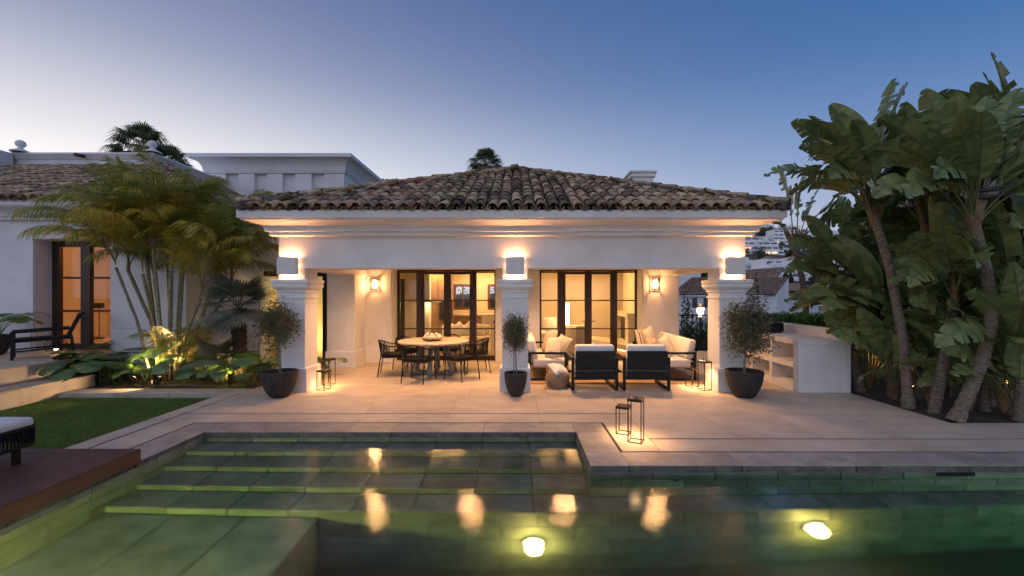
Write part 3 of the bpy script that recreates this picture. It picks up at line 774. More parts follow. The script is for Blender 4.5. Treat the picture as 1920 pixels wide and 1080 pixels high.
MB().box(-11.02, -9.0, LY-.03, LY-.001, 3.031, 3.17).build('door_surround', stucco_old, lh, bevel=.006)
cl = [(p, z+.60) for p, z in cor]
MB().loop_profile(cl, -16.5, LX1, LY, 14).build('cornice', stucco_old, lh)
# glazed door
f = MB(); Yd = 10.03; a, b = -10.86, -9.17; zb, zt_ = FZ+.002, 3.01
f.box(a, a+.16, Yd-.05, Yd+.05, zb, zt_); f.box(b-.16, b, Yd-.05, Yd+.05, zb, zt_); f.box(a+.161, b-.161, Yd-.05, Yd+.05, zt_-.12, zt_-.001); f.box(a+.161, b-.161, Yd-.05, Yd+.05, zb, zb+.12)
df_ = f.build('door_frame', doorwood, lh, bevel=.005)
mid = PX(164, Yd)
MB().box(mid-.11, mid+.11, Yd-.055, Yd+.045, zb+.121, zt_-.121).build('mullion', doorwood, df_, bevel=.005)
for xa, xb in ((a+.161, mid-.111), (mid+.111, b-.161)):
    for z in (PZ(583, Yd), PZ(521, Yd)): MB().box(xa, xb, Yd-.03, Yd+.03, z-.025, z+.025).build('glazing_bar', doorwood, df_)
    MB().box(xa, xb, Yd-.003, Yd+.003, zb+.12, zt_-.12).build('pane', glass, df_)
w = MB(); w.box(-13, -7.9, 13.4, 13.55, 0, 3.5); w.box(-13, -12.85, 10.15, 13.39, 0, 3.5); w.box(-7.86, -7.84, 10.15, 13.39, 0, 3.5); w.box(-13, -7.87, 10.14, 13.4, 3.3, 3.4)
w.build('interior_wall', plaster_in, lh)
MB().box(-12.84, -7.87, 10.1, 13.39, .44, .49).build('interior_floor', floor_in, lh)
t = thing('wall_unit', 'dark wall unit over a glowing niche seen through the left house door', 'cabinet', (-10.6, 13.2, FZ))
MB().box(-1.2, 1.9, -.3, .15, 1.15, 2.7).build('upper_panel', darkinside, t); MB().box(-1.2, 1.9, -.35, .15, 0, .42).build('bench', stonewhite, t)
MB().box(-1.15, 1.85, -.26, -.22, 1.12, 1.149).build('light_strip', strip_emit, t)
lamp('AREA', 'light', t, (.35, -.1, 1.10), 14, (1, .40, .12), sx=2.8, sy=.1)
t = thing('floor_lamp', 'thin dark reading lamp inside the left house', 'lamp', (PX(186, 12.3), 12.3, FZ))
MB().lathe([(.12, 0), (.12, .02), (.01, .025), (.01, .95)], 14).build('stand', blackmetal, t); MB().box(-.11, .11, -.05, .05, .87, 1.02).build('head', blackmetal, t)
t = thing('ceiling_lamp', 'ceiling lamp inside the left house room', 'ceiling lamp', (-10.4, 11.6, 3.29))
MB().lathe([(.15, 0), (.15, -.04), (.12, -.05)], 16).build('housing', stucco, t); MB().lathe([(.001, -.051), (.12, -.051)], 16).build('diffuser', panel_emit, t)
lamp('POINT', 'light', t, (0, 0, -.2), 60, (1, .42, .14), .1)
# roof of the left house
LP = R(24.5); EXR, EYF = -6.97, 9.12
lr = MB(); run = 4.35; zt2 = ZE+run*math.tan(LP)
lr.add([(-16.5, EYF+.08, ZE-.01), (EXR-.08, EYF+.08, ZE-.01), (EXR-.08, 18, ZE-.01), (EXR-run, EYF+run, zt2-.05), (EXR-run, 18, zt2-.05), (-16.5, EYF+run, zt2-.05)], [(0,1,3,5), (1,2,4,3)])
lroof = lr.build('roof', mortar, lh)
def lkeep(M):
    p = M.translation; px = VX + F*p.x/p.y
    return p.y if -20 < px < 420 else 1e7
hl_ = (EXR+16.5)/2
rest = slope_tiles((EXR-hl_, EYF, ZE), 0, hl_, run, LP, hipL=False, objs=296, parent=lroof, keep=lkeep)
r2 = slope_tiles((EXR, EYF+4.4, ZE), PI/2, 4.4, run, LP, hipR=False)
o = len(rest.v); rest.v += r2.v; rest.f += [tuple(i+o for i in f) for f in r2.f]; rest.mi += r2.mi
ro = rest.build('roof_tile_field', clayroof, lroof, smooth=True); ro['kind'] = 'stuff'
hip_line((EXR, EYF, ZE+.02), (EXR-run+.1, EYF+run-.1, zt2), lroof, 15)
# parapet
PXa, PXb, PYa = -15.6, -11.38, 13.35
pp = [(0, zt2-.6), (0, zt2+.2), (.03, zt2+.205), (.03, zt2+.23), (.05, zt2+.24), (.09, zt2+.31), (.12, zt2+.33), (.12, zt2+.38), (.06, zt2+.41), (-.2, zt2+.42)]
MB().loop_profile(pp, PXa-6, PXb, PYa, 19).build('parapet', stucco_old, lh)
MB().box(-17.2, PXa, 11.2, PYa-.1, zt2-.3, zt2+.36).build('parapet_return', stucco_old, lh, bevel=.02)
for x, y in ((PXb+.0, PYa+.0), (PXa+.15, PYa-.05)):
    pf = [(.30, 0), (.30, .04), (.17, .10), (.09, .15), (.07, .19)] + [(.16*math.cos(a_)+.001, .33+.15*math.sin(a_)) for a_ in [R(-65+15*i) for i in range(11)]] + [(.001, .48)]
    MB().lathe([(a_*.8, b_*.8) for a_, b_ in pf], 20, (x, y, zt2+.41)).build('ball_finial', stucco_old, lh, smooth=True)
MB().tube([(PX(152, 13.2), 13.30, PZ(291, 13.2)), (PX(152, 13.2)+.02, 13.0, PZ(292, 13.2)-.03)], .055, 10).build('rain_spout', bronze, lh)

# taller block behind
tb_ = thing('tall_block', 'tall white house block with a coved cornice and a row of shallow niches', 'building')
Yk = 16.6; xa, xb = PX(386, Yk), PX(645, Yk); zk = PZ(324, Yk)
w = MB(); n = 6; nz0, nz1 = PZ(380, Yk), PZ(325.5, Yk)
w.box(xa, xb, Yk+.16, 24, -.2, zk+.2)
nw = .34 ; cx = [PX(q, Yk) for q in (435, 489, 541.5, 596)]
ed = [xa] + [v for c in cx for v in (c-.25, c+.25)] + [xb]
for i in range(0, len(ed), 2): w.box(ed[i], ed[i+1], Yk, Yk+.161, nz0-2, nz1)
w.box(xa, xb, Yk, Yk+.161, nz1+.001, zk+.19)
w.build('wall', stucco_old, tb_)
cv = [(0, zk-.02), (.05, zk-.015), (.05, zk+.05), (.07, zk+.06)] + [(.07+.33*(1-math.cos(PI/2*i/8)), zk+.06+.42*math.sin(PI/2*i/8)) for i in range(9)] + [(.44, zk+.49), (.44, zk+.62), (.40, zk+.64), (-.3, zk+.65)]
MB().loop_profile(cv, xa, xb, Yk, 24).build('cornice', stucco_old, tb_)
t = thing('rear_roof', 'small tiled roof edge peeking out behind the tall white block', 'roof', (PX(715, 20), 20, 0))
MB().add([(-.6, 0, PZ(344, 20)), (.75, 0, PZ(346, 20)), (.1, 1, PZ(326, 20)), (-.6, 1, PZ(326, 20)), (-.6, 1, 2), (.75, 1, 2), (-.6, 0, 2), (.75, 0, 2)], [(0,1,2,3), (0,6,7,1)]).build('wall', stucco_old, t)
for i in range(5):
    for kk in range(3):
        o = link(cover_me[0], 'roof_tile', t, (-.5+i*.24, kk*.34, PZ(344, 20)+.02+kk*.13), (R(22), 0, 0))

# link wall between the house and the pavilion
lw = thing('link_wall', 'shaded white wall with a wide opening onto a glowing yellow recess behind the palms', 'wall', (0, 10.6, 0))
za = PZ(508, 10.6)
w = MB(); w.box(LX1+.001, -6.35, 0, .35, -.1, 3.35); w.box(-6.349, -4.76, 0.001, .35, za, 3.349)
w.build('wall', stucco_old, lw, bevel=.008)
MB().box(LX1+.002, -4.76, -.03, -.001, za-.0, za+.07).build('moulding', stucco_old, lw)
MB().box(-6.34, -4.765, .1, .2, za-.13, za-.002).build('head_frame', blackmetal, lw)
MB().box(-4.86, -4.765, .1, .2, 0, za-.131).build('jamb', blackmetal, lw)
MB().box(-6.9, -4.77, 1.5, 1.6, -.05, 3.0).box(-6.9, -6.8, .36, 1.49, -.05, 3.0).build('recess_wall', surf('yellow_plaster', (.62, .52, .33), (.70, .60, .40), 1.5, .9), lw)

# ================================================================== FURNITURE
def soft(b, name, m, parent, loc=(0, 0, 0), rot=(0, 0, 0), bev=.04):
    return b.build(name, m, parent, loc, rot, smooth=True, bevel=bev, seg=4)
# round dining table
TC = Vector((-1.84, 9.55, 0))
t = thing('dining_table', 'round pale wood dining table on crossed grey metal legs', 'table', TC)
MB().lathe([(.001, .70), (.76, .70), (.785, .712), (.79, .735), (.782, .75), (.001, .7505)], 56).build('table_top', tabletop_m, t)
for k in range(3):
    a = R(30+60*k); d = Vector((math.cos(a), math.sin(a), 0))
    lg = MB()
    lg.beam(d*-.55 + Vector((0, 0, .03+.003*k)), d*.55 + Vector((0, 0, .03+.003*k)), .06, .05)
    for s in (-1, 1): lg.beam(d*s*.52 + Vector((0, 0, .056)), d*s*.30 + Vector((0, 0, .66)), .10, .03)
    lg.beam(d*-.36 + Vector((0, 0, .67+.005*k)), d*.36 + Vector((0, 0, .67+.005*k)), .06, .04)
    lg.build('leg_frame', greymetal, t)
# bowl with pale balls
BC = TC + Vector((-.03, -.08, .7505))
t = thing('bowl', 'wide shallow dark bowl of white balls on the dining table', 'bowl', BC)
MB().lathe([(.001, .004), (.11, .003), (.20, .03), (.235, .055), (.225, .056), (.19, .038), (.10, .016), (.001, .014)], 32).build('dish', jute, t, smooth=True)
MB().lathe([(.09, 0), (.10, .004)], 24).build('foot', jute, t)
bm_ = MB().lathe([(.001+.048*math.sin(PI*i/8), .048-.048*math.cos(PI*i/8)) for i in range(9)], 12).mesh('white_ball', creamfab, smooth=True)
for i, (x, y, z) in enumerate([(-.14, 0, .035), (-.05, .07, .022), (-.05, -.08, .022), (.05, .07, .022), (.05, -.07, .022), (.14, 0, .035), (0, 0, .075), (-.09, .0, .085), (.09, .01, .085), (0, .12, .035), (0, -.14, .035), (.14, .1, .05), (-.14, .1, .05)]):
    tag(link(bm_, 'white_ball', None, BC + Vector((x, y, z))), 'small cream ball heaped in the bowl on the dining table', 'ball', 'balls in the dining table bowl')
# dining chairs
def dining_chair(loc, rz, label):
    t = thing('dining_chair', label, 'chair', loc, rz, 'dining chairs around the round table')
    rail = []
    for i in range(21):
        a = R(-25 + 230*i/20)                           # from right arm front round the back to the left arm
        x = .285*math.cos(a); y = -.30*math.sin(a)
        z = .655 + .115*max(0, math.sin(a))**1.5
        rail.append((x, y + (.08 if math.sin(a) < 0 else 0), z))
    MB().tube(rail, .013, 8).build('arm_rail', blackmetal, t, smooth=True)
    for sx in (-1, 1):
        MB().tube([(sx*.27, .25, 0), (sx*.262, .225, .44), (sx*.262, .20, .65)], .012, 6).build('leg', blackmetal, t)
        MB().tube([(sx*.235, -.29, 0), (sx*.225, -.225, .43), (sx*.215, -.205, .70)], .012, 6).build('leg', blackmetal, t)
    s = MB(); s.tube([(.25, .22, .42), (.25, -.2, .42), (-.25, -.2, .42), (-.25, .22, .42), (.25, .22, .42)], .013, 6)
    s.build('seat_frame', blackmetal, t)
    soft(MB().box(-.245, .245, -.20, .23, .425, .485), 'seat_cushion', rope, t, bev=.02)
    rp = MB()
    for i in range(26):
        a = R(8 + 164*i/25); x = .285*math.cos(a); y = -.30*math.sin(a); z = .65 + .115*math.sin(a)**1.5
        rp.tube([(x, y, z), (x*.94, y*.80, .43)], .006, 4, cap=False)
    rp.build('rope_back', rope, t)['kind'] = 'stuff'
for ang, r, lb in ((188, .90, 'black rope dining chair drawn up beside the sconced wall, facing the middle column'), (-101, .84, 'black rope dining chair with its back to the pool, towards the pot column'),
               (-40, .92, 'black rope dining chair with its back to the pool, towards the middle column'), (15, .95, 'black rope dining chair tucked between the table and the middle column'),
               (78, .90, 'black rope dining chair with its back to the kitchen doors'), (142, .90, 'black rope dining chair in the table corner between wall lantern and kitchen doors')):
    a = R(ang); dining_chair(TC + Vector((math.cos(a)*r, math.sin(a)*r, 0)), a + PI/2 + R(rnd.uniform(-6, 6)), lb)

# lounge armchairs, backs to the pool
def lounge_chair(loc, rz, label):
    t = thing('lounge_armchair', label, 'armchair', loc, rz, 'lounge armchairs with their backs to the pool')
    for sx in (-1, 1):
        x = sx*.405; f = MB(); q = .025
        f.box(x-q, x+q, -.40, -.35, 0, .61); f.box(x-q, x+q, .35, .40, 0, .61); f.box(x-q, x+q, -.349, .349, 0, .05); f.box(x-q, x+q, -.349, .349, .56, .609)
        f.build('side_frame', blackmetal, t, bevel=.004)
    for q in (-.39, .34): MB().box(-.379, .379, q, q+.04, .20, .25).build('cross_rail', blackmetal, t)
    for i, z in enumerate((.30, .43, .56, .68)):
        MB().box(-.365, .365, -.40-.02*i, -.375-.02*i, z-.055, z+.058).build('back_slat', blackmetal, t, bevel=.006)
    MB().box(-.365, .365, -.43, -.405, .47, .515).build('back_rail', blackmetal, t)
    soft(MB().box(-.372, .372, -.33, .37, .255, .43), 'seat_cushion', whitefab, t, bev=.045)
    soft(MB().box(-.36, .36, -.08, .08, 0, .43), 'back_cushion', whitefab, t, (0, -.28, .415), (R(8), 0, 0), bev=.05)
lounge_chair((PX(1108, 8.2), 8.22, .012), R(1.5), 'black framed lounge armchair with white cushions beside the woven basket')
lounge_chair((PX(1202.5, 8.2), 8.22, .012), R(-1.5), 'black framed lounge armchair with white cushions beside the right sofa')

def sofa(loc, rz, L, label):
    t = thing('sofa', label, 'sofa', loc, rz)
    for sx in (-1, 1):
        x = sx*(L/2); f = MB(); q = .022
        f.box(x-q, x+q, -.40, -.356, 0, .58); f.box(x-q, x+q, .33, .374, 0, .58); f.box(x-q, x+q, -.355, .329, .535, .579); f.box(x-q, x+q, -.355, .329, 0, .04)
        f.build('arm_frame', blackmetal, t, bevel=.004)
    f = MB(); f.box(-L/2+.023, L/2-.023, -.39, -.35, .19, .25); f.box(-L/2+.023, L/2-.023, .33, .37, .19, .25); f.build('seat_rail', blackmetal, t)
    for i in range(4): MB().beam((-L/2+.03, -.36-.022*i, .32+.10*i), (L/2-.03, -.36-.022*i, .32+.10*i), .02, .075).build('back_slat', blackmetal, t)
    n = 2
    for i in range(n):
        a, b = -L/2+.03 + (L-.06)*i/n, -L/2+.03 + (L-.06)*(i+1)/n
        soft(MB().box(a+.004, b-.004, -.32, .385, .255, .43), 'seat_cushion', whitefab, t, bev=.045)
        soft(MB().box(a+.01, b-.01, -.085, .085, 0, .42), 'back_cushion', whitefab, t, (0, -.27, .42), (R(12), 0, 0), bev=.055)
    return t
sofa((.66, 9.75, .012), -PI/2, 1.95, 'white cushioned sofa beside the middle column')
sofa((3.30, 9.75, .012), PI/2, 1.95, 'white cushioned sofa in front of the railing side of the porch')
def pillow_mesh(name, s, m, th=.16):
    b = MB(); n = 10
    for side in (1, -1):
        o = len(b.v)
        for i in range(n+1):
            for j in range(n+1):
                u, v = -1+2*i/n, -1+2*j/n
                k_ = (1-abs(u)**3.0)*(1-abs(v)**3.0)
                pinch = 1 - .07*(1-abs(u)**2)*abs(v)**6 - .07*(1-abs(v)**2)*abs(u)**6
                b.v.append((u*s/2*(1-.06*(1-v*v)), v*s/2*(1-.06*(1-u*u)), side*th/2*math.sqrt(max(k_, 0))))
        for i in range(n):
            for j in range(n):
                q = (o+i*(n+1)+j, o+(i+1)*(n+1)+j, o+(i+1)*(n+1)+j+1, o+i*(n+1)+j+1)
                b.f.append(q if side > 0 else q[::-1]); b.mi.append(0)
    return b.mesh(name, m, smooth=True)
def pillow(label, m, loc, rz, tilt, s=.48, spin=0):
    o = link(pillow_mesh('pillow', s, m), 'pillow', None, loc)
    o.rotation_euler = (Matrix.Rotation(rz, 4, 'Z') @ Matrix.Rotation(PI/2 - tilt, 4, 'X') @ Matrix.Rotation(spin, 4, 'Z')).to_euler()
    tag(o, label, 'pillow')
pillow('cream pillow in front on the sofa by the middle column', creamfab, (.78, 8.98, .66), -PI/2+R(35), R(20), .46, R(8))
pillow('grey striped pillow leaning behind the cream one on the left sofa', finestripe, (.98, 9.25, .66), -PI/2+R(30), R(28), .48, R(-10))
pillow('beige pillow resting high on the back of the left sofa', beigefab, (.74, 9.45, .72), -PI/2+R(25), R(14), .52, R(3))
pillow('beige pillow with broad dark stripes on the right sofa', striped, (2.98, 10.0, .70), PI/2-R(48), R(14), .54, 0)
pillow('cream pillow with a pointed corner behind the striped pillow', creamfab, (3.18, 10.15, .75), PI/2-R(40), R(14), .50, R(14))
pillow('cream pillow tilted on the right sofa near its arm', creamfab, (3.25, 9.2, .66), PI/2-R(42), R(24), .48, R(14))
pillow('sand coloured round cornered pillow between striped and cream pillows', beigefab, (3.02, 9.45, .62), PI/2-R(45), R(20), .40, R(-8))
# rug
t = thing('rug', 'woven jute rug under the lounge seating', 'rug', (1.95, 9.35, 0))
MB().box(-1.85, 1.85, -.88, .95, .001, .010).build('weave', jute, t); 
fr = MB()
for i in range(150): x = -1.84+i*.0247; fr.beam((x, -.88, .004), (x+rnd.uniform(-.006, .006), -.93, .004), .008, .005)
fr.build('fringe', jute, t)['kind'] = 'stuff'
# basket
t = thing('basket', 'round seagrass basket with two handles beside the left sofa', 'basket', (.79, 8.22, .0))
pr = []
for i in range(15): z = .004+.30*i/14; pr.append((.185+.055*math.sin(PI*min(1, z/.34))-.02*(z/.3) + (.006 if i % 2 else 0), z))
MB().lathe([(.001, .003)] + pr + [(pr[-1][0]-.02, .30), (pr[-2][0]-.025, .1), (.001, .02)], 28).build('body', jute, t, smooth=True)
for s in (-1, 1): MB().tube([(s*.19, .06*math.cos(R(q)), .29+.11*math.sin(R(q))) for q in range(0, 181, 20)], .011, 6).build('handle', jute, t, smooth=True)
b = MB()
o = link(pillow_mesh('blanket', .36, whitefab, .2), 'blanket', None, (.82, 8.21, .315), (R(25), R(14), R(30)))
tag(o, 'white blanket bundled in the seagrass basket', 'blanket')

# floor lanterns
def floor_lantern(loc, w, h, rz, label, power=7, handle=False):
    t = thing('floor_lantern', label, 'lantern', loc, rz, 'open framed floor lanterns')
    e = .0055; q = w/2; f = MB()
    for sx in (-1, 1):
        for sy in (-1, 1): f.box(sx*q-e, sx*q+e, sy*q-e, sy*q+e, 0, h-.035)
    for s in (-1, 1):
        f.box(-q+e, q-e, s*q-e*.9, s*q+e*.9, 0, .011); f.box(s*q-e*.9, s*q+e*.9, -q+e, q-e, 0, .011)
    f.build('frame', bronze, t)
    top = MB(); top.box(-q-.008, q+.008, -q-.008, q+.008, h-.034, h-.004); top.build('top', bronze, t)
    MB().box(-q+.01, q-.01, -q+.01, q-.01, h-.0039, h).build('solar_panel', farglass, t)
    MB().box(-q+.03, q-.03, -q+.03, q-.03, h-.040, h-.0345).build('light_panel', warm_emit, t)
    if handle: MB().tube([(-.03, 0, h), (-.03, 0, h+.07), (.03, 0, h+.07), (.03, 0, h)], .005, 6).build('handle', bronze, t)
    lamp('SPOT', 'light', t, (0, 0, h-.05), power*2.1, (1, .50, .20), .05, spot=130, blend=.8)
floor_lantern((1.455, 5.19, 0), .155, .53, R(-28), 'tall open lantern on the paving at the pool corner', 13)
floor_lantern((1.385, 5.50, 0), .155, .36, R(-28), 'short open lantern behind the tall one at the pool corner', 9)
floor_lantern((-3.60, 7.98, 0), .165, .37, R(-18), 'short open lantern at the foot of the pavilion column by the olive pot', 9)
floor_lantern((-3.70, 8.42, 0), .165, .52, R(-18), 'tall open lantern behind the short one by the column with the olive pot', 11)
floor_lantern((3.52, 7.97, 0), .165, .54, R(20), 'tall handled lantern at the foot of the column beside the right sofa', 13, True)
floor_lantern((3.40, 8.25, 0), .165, .36, R(20), 'short open lantern beside the tall handled one near the right sofa', 9, True)

# ---- potted olives
def pot(parent, R_, Ht, name='pot'):
    pf = [(.001, 0), (R_*.42, 0), (R_*.60, Ht*.10), (R_*.80, Ht*.34), (R_*.94, Ht*.64), (R_, Ht*.97), (R_*.99, Ht), (R_*.90, Ht), (R_*.89, Ht*.86), (.001, Ht*.85)]
    p = MB().lathe(pf, 40).build(name, potclay, parent, smooth=True); m = p.modifiers.new('e', 'EDGE_SPLIT'); m.split_angle = R(50)
    MB().lathe([(.001, Ht*.865), (R_*.885, Ht*.862)], 30).build('soil', soil, p)
def olive(loc, R_, Ht, crown_c, crown_r, nl, label, trunks, seed, leaf=.062, lw=.016, spread=.40, strag=0):
    t = thing('potted_olive', label, 'potted tree', loc); pot(t, R_, Ht)
    rs = np.random.RandomState(seed); rr = random.Random(seed)
    for (bx, by, r) in trunks:
        pts = [(bx, by, Ht*.84)] + [(bx + (crown_c[0]-bx)*f_ + rr.uniform(-.012, .012), by+(crown_c[1]-by)*f_ + rr.uniform(-.012, .012), Ht*.84 + (crown_c[2]-Ht*.84)*f_) for f_ in (.25, .5, .75, 1)]
        MB().tube(pts, [r, r*.9, r*.85, r*.8, r*.5], 8).build('trunk', olivebark, t, smooth=True)
    br = MB(); tips = []
    for i in range(26):
        d = Vector(rs.normal(size=3)); d.normalize(); d.z = abs(d.z)*.9+ -.15 if i % 3 else d.z
        e_ = Vector((crown_c[0]+d.x*crown_r[0]*.95, crown_c[1]+d.y*crown_r[1]*.95, crown_c[2]+d.z*crown_r[2]*.95)); s_ = Vector((crown_c[0], crown_c[1], crown_c[2]-crown_r[2]*.55))
        br.tube([s_, (s_+e_)/2+Vector((0, 0, .04)), e_], [.009, .006, .003], 4, cap=False); tips.append(e_)
    br.build('branches', olivebark, t)
    P = clumpy(nl, crown_c, crown_r, 34, spread, rs)
    if strag:
        ex = []
        for i in range(strag):
            d = Vector(rs.normal(size=3)); d.normalize(); d.z = abs(d.z)*.8
            a_ = Vector(crown_c) + Vector((d.x*crown_r[0], d.y*crown_r[1], d.z*crown_r[2]))*.7
            for q in range(14): ex.append(a_ + d*(.30*q/14) + Vector(rs.normal(size=3))*.014)
        P = np.concatenate([P, np.array(ex)])
    P = P[P[:, 2] > Ht+.05]
    link(quads_mesh('crown', leaf_quads(P, leaf, lw, rs=rs), olive_leaf), 'crown', t)
olive((-4.12, 7.43, 0), .30, .45, (-.03, .0, 1.22), (.30, .29, .46), 6500, 'dense round olive tree in a dark pot beside the palm bed column', [(0.02, 0, .022), (-.02, .02, .016)], 11)
olive((-.01, 7.5, 0), .205, .41, (-.03, 0, 1.16), (.24, .24, .34), 4600, 'small olive tree on two thin stems in a dark pot before the middle column', [(.02, 0, .012), (-.035, 0, .010)], 12)
olive((3.97, 7.43, 0), .305, .46, (.04, 0, 1.17), (.32, .31, .48), 5200, 'loose spreading olive tree in a dark pot before the column by the counter', [(0, 0, .020)], 13, leaf=.085, lw=.018, spread=.48, strag=30)

# ---- outdoor kitchen counter
t = thing('outdoor_counter', 'white masonry outdoor counter with open shelves and a raised rear ledge', 'counter')
cx0, cx1, cy0, cy1 = 5.09, 5.90, 7.70, 11.0
w = MB(); th = .09
w.box(cx0+.40, cx1-.001, cy0+.1, cy1, .001, .86)
w.build('core', stucco, t)
MB().box(cx0, cx1+.0, cy0, cy0+.099, .001, .861).build('end_wall', stucco, t, bevel=.008)
ys = [7.83, 8.50, 8.58, 9.22, 9.30, 9.94, 10.02, 10.66, 10.74, 11.0]
MB().box(cx0, cx0+.40, cy0+.1, ys[0], .002, .86).build('divider', stucco, t)
for i in range(1, 9, 2): MB().box(cx0, cx0+.40, ys[i], ys[i+1], .002, .86).build('divider', stucco, t, bevel=.006)
for i in range(0, 8, 2):
    for z0, z1 in ((.002, .135), (.44, .54)): MB().box(cx0+.003, cx0+.40, ys[i]+.0, ys[i+1], z0, z1).build('shelf', stucco, t)
MB().box(cx0-.004, cx1-.001, cy0-.004, cy1, .862, .963).build('worktop', stucco, t, bevel=.01)
MB().box(cx1, 6.04, cy0-.005, cy1, .001, 1.145).build('rear_ledge', stucco, t, bevel=.01)
t = thing('portable_grill', 'black covered portable grill on the white outdoor counter', 'grill', (5.42, 9.2, .964), R(10))
MB().box(-.2, .2, -.24, .24, .02, .22).build('body', black_box, t, bevel=.03, seg=3)
MB().lathe([(.235*math.cos(R(a_)), .17*math.sin(R(a_))) for a_ in range(0, 91, 15)], 20, (0, 0, .19)).build('lid', black_box, t, smooth=True)
MB().tube([(-.24, -.08, .22), (-.28, -.08, .24), (-.28, .08, .24), (-.24, .08, .22)], .01, 6).build('handle', blackmetal, t)
for x in (-.15, .15):
    for y in (-.18, .18): MB().lathe([(.018, 0), (.018, .022)], 10, (x, y, 0), cap=True).build('foot', blackmetal, t)

# ---- lounger on the deck
t = thing('sun_lounger', 'black rope woven sun lounger with a white cushion on the wooden deck', 'sun lounger', (-5.13, 3.25, DZ+.001))
LXh, LYh = .36, 1.02
f = MB()
for z, r in ((.17, .018), (.34, .018)):
    f.tube([(-LXh+.04, -LYh, z), (LXh-.04, -LYh, z), (LXh, -LYh+.05, z), (LXh, LYh-.06, z), (LXh-.06, LYh, z), (-LXh+.06, LYh, z), (-LXh, LYh-.06, z), (-LXh, -LYh+.05, z), (-LXh+.04, -LYh, z)], r, 6)
f.build('frame', blackmetal, t, smooth=True)
rp = MB()
for i in range(64):
    y = -LYh+.05 + (2*LYh-.11)*i/63
    for s in (-1, 1): rp.tube([(s*LXh, y, .17), (s*(LXh+.006), y, .255), (s*LXh, y, .34)], .009, 5, cap=False)
for i in range(22):
    x = -LXh+.06 + (2*LXh-.12)*i/21
    for s in (-1, 1): rp.tube([(x, s*LYh, .17), (x, s*(LYh+.006), .255), (x, s*LYh, .34)], .009, 5, cap=False)
rp.build('rope_weave', rope, t)['kind'] = 'stuff'
MB().box(-LXh+.02, LXh-.02, -LYh+.02, LYh-.02, .30, .325).build('base_panel', rope, t)
for sx in (-1, 1):
    for sy in (-1, 1): MB().box(sx*(LXh-.05)-.022, sx*(LXh-.05)+.022, sy*(LYh-.16)-.022, sy*(LYh-.16)+.022, 0, .17).build('leg', blackmetal, t)
soft(MB().box(-LXh+.015, LXh-.015, -LYh+.01, LYh-.02, .326, .43), 'cushion', whitefab, t, bev=.04)

# ---- armchair on the upper terrace
t = thing('terrace_armchair', 'low black wooden armchair with a woven seat on the upper terrace', 'armchair', (-9.66, 8.70, FZ+.001), R(47))
t.scale = (.78, .9, 1)
k_ = MB()
def leg(x, y, zt, dx=0): MB().beam((x+dx, y, 0), (x, y, zt), .055, .055).build('leg', blackmetal, t)
for y in (-.30, .30):
    leg(-.50, y, .53, -.0); leg(.52, y, .42, .05)
    MB().beam((-.53, y, .535), (.50, y, .575), .06, .045).build('arm', blackmetal, t)
    MB().beam((.46, y, .40), (.70, y, .86), .05, .05).build('back_post', blackmetal, t)
    MB().beam((-.50, y, .16), (.54, y, .20), .035, .03).build('stretcher', blackmetal, t)
MB().beam((-.50, -.30, .30), (-.50, .30, .30), .04, .05).build('seat_rail', blackmetal, t)
MB().add([(-.52, -.29, .33), (.50, -.29, .36), (.50, .29, .36), (-.52, .29, .33), (-.52, -.29, .40), (.50, -.29, .42), (.50, .29, .42), (-.52, .29, .40)], [(3,2,1,0), (4,5,6,7), (0,1,5,4), (1,2,6,5), (2,3,7,6), (3,0,4,7)]).build('woven_seat', rope, t)
MB().add([(.47, -.27, .43), (.70, -.27, .87), (.70, .27, .87), (.47, .27, .43), (.44, -.27, .44), (.66, -.27, .88), (.66, .27, .88), (.44, .27, .44)], [(3,2,1,0), (4,5,6,7), (0,1,5,4), (1,2,6,5), (2,3,7,6), (3,0,4,7)]).build('woven_back', rope, t)
MB().tube([(.73, -.29, .875), (.73, .29, .875)], .035, 8).build('top_rail', blackmetal, t)
# orb lantern behind it
t = thing('orb_lantern', 'dark ribbed dome lantern glowing on the upper terrace floor', 'lantern', (PX(100, 9.15), 9.2, FZ+.001))
rb_ = MB()
for i in range(20):
    a_ = 2*PI*i/20; rb_.tube([((.17*math.sin(R(q))+.01)*math.cos(a_), (.17*math.sin(R(q))+.01)*math.sin(a_), .165-.16*math.cos(R(q))) for q in range(20, 170, 18)], .004, 4, cap=False)
rb_.build('ribs', bronze, t)['kind'] = 'stuff'
MB().lathe([(.10, 0), (.10, .012), (.001, .014)], 20).build('base', bronze, t)
MB().lathe([(.001+.035*math.sin(PI*i/8), .10-.035*math.cos(PI*i/8)) for i in range(9)], 12).build('bulb', warm_emit, t)
lamp('POINT', 'light', t, (0, 0, .10), 3.0, (1, .52, .2), .036)

# ================================================================== INTERIOR THINGS
t = thing('pendant_lamp', 'flat disc pendant lamp glowing behind the kitchen doors', 'pendant lamp', (PX(809, 12.9), 12.9, 1.53))
MB().lathe([(.001, .07), (.05, .065), (.31, .012), (.315, .0), (.30, .002), (.02, .02)], 36).build('shade', greymetal, t, smooth=True)
MB().lathe([(.001, .0), (.285, .0)], 32).build('diffuser', emit('pendant_glow', (1, .74, .42), 5), t); MB().tube([(0, 0, .06), (0, 0, 1.2)], .005, 5).build('cord', blackmetal, t)
lamp('POINT', 'light', t, (0, 0, -.06), 10, (1, .6, .28), .1)
t = thing('curved_cabinet', 'tall curved oak cabinet in the kitchen', 'cabinet', (-2.75, 14.4, .0))
MB().lathe([(.001, 0), (.62, 0), (.62, 2.4), (.001, 2.4)], 28).build('body', oak, t, smooth=False)
MB().box(.26, .66, -.60, -.40, .95, 1.55).build('oven', blackmetal, t)
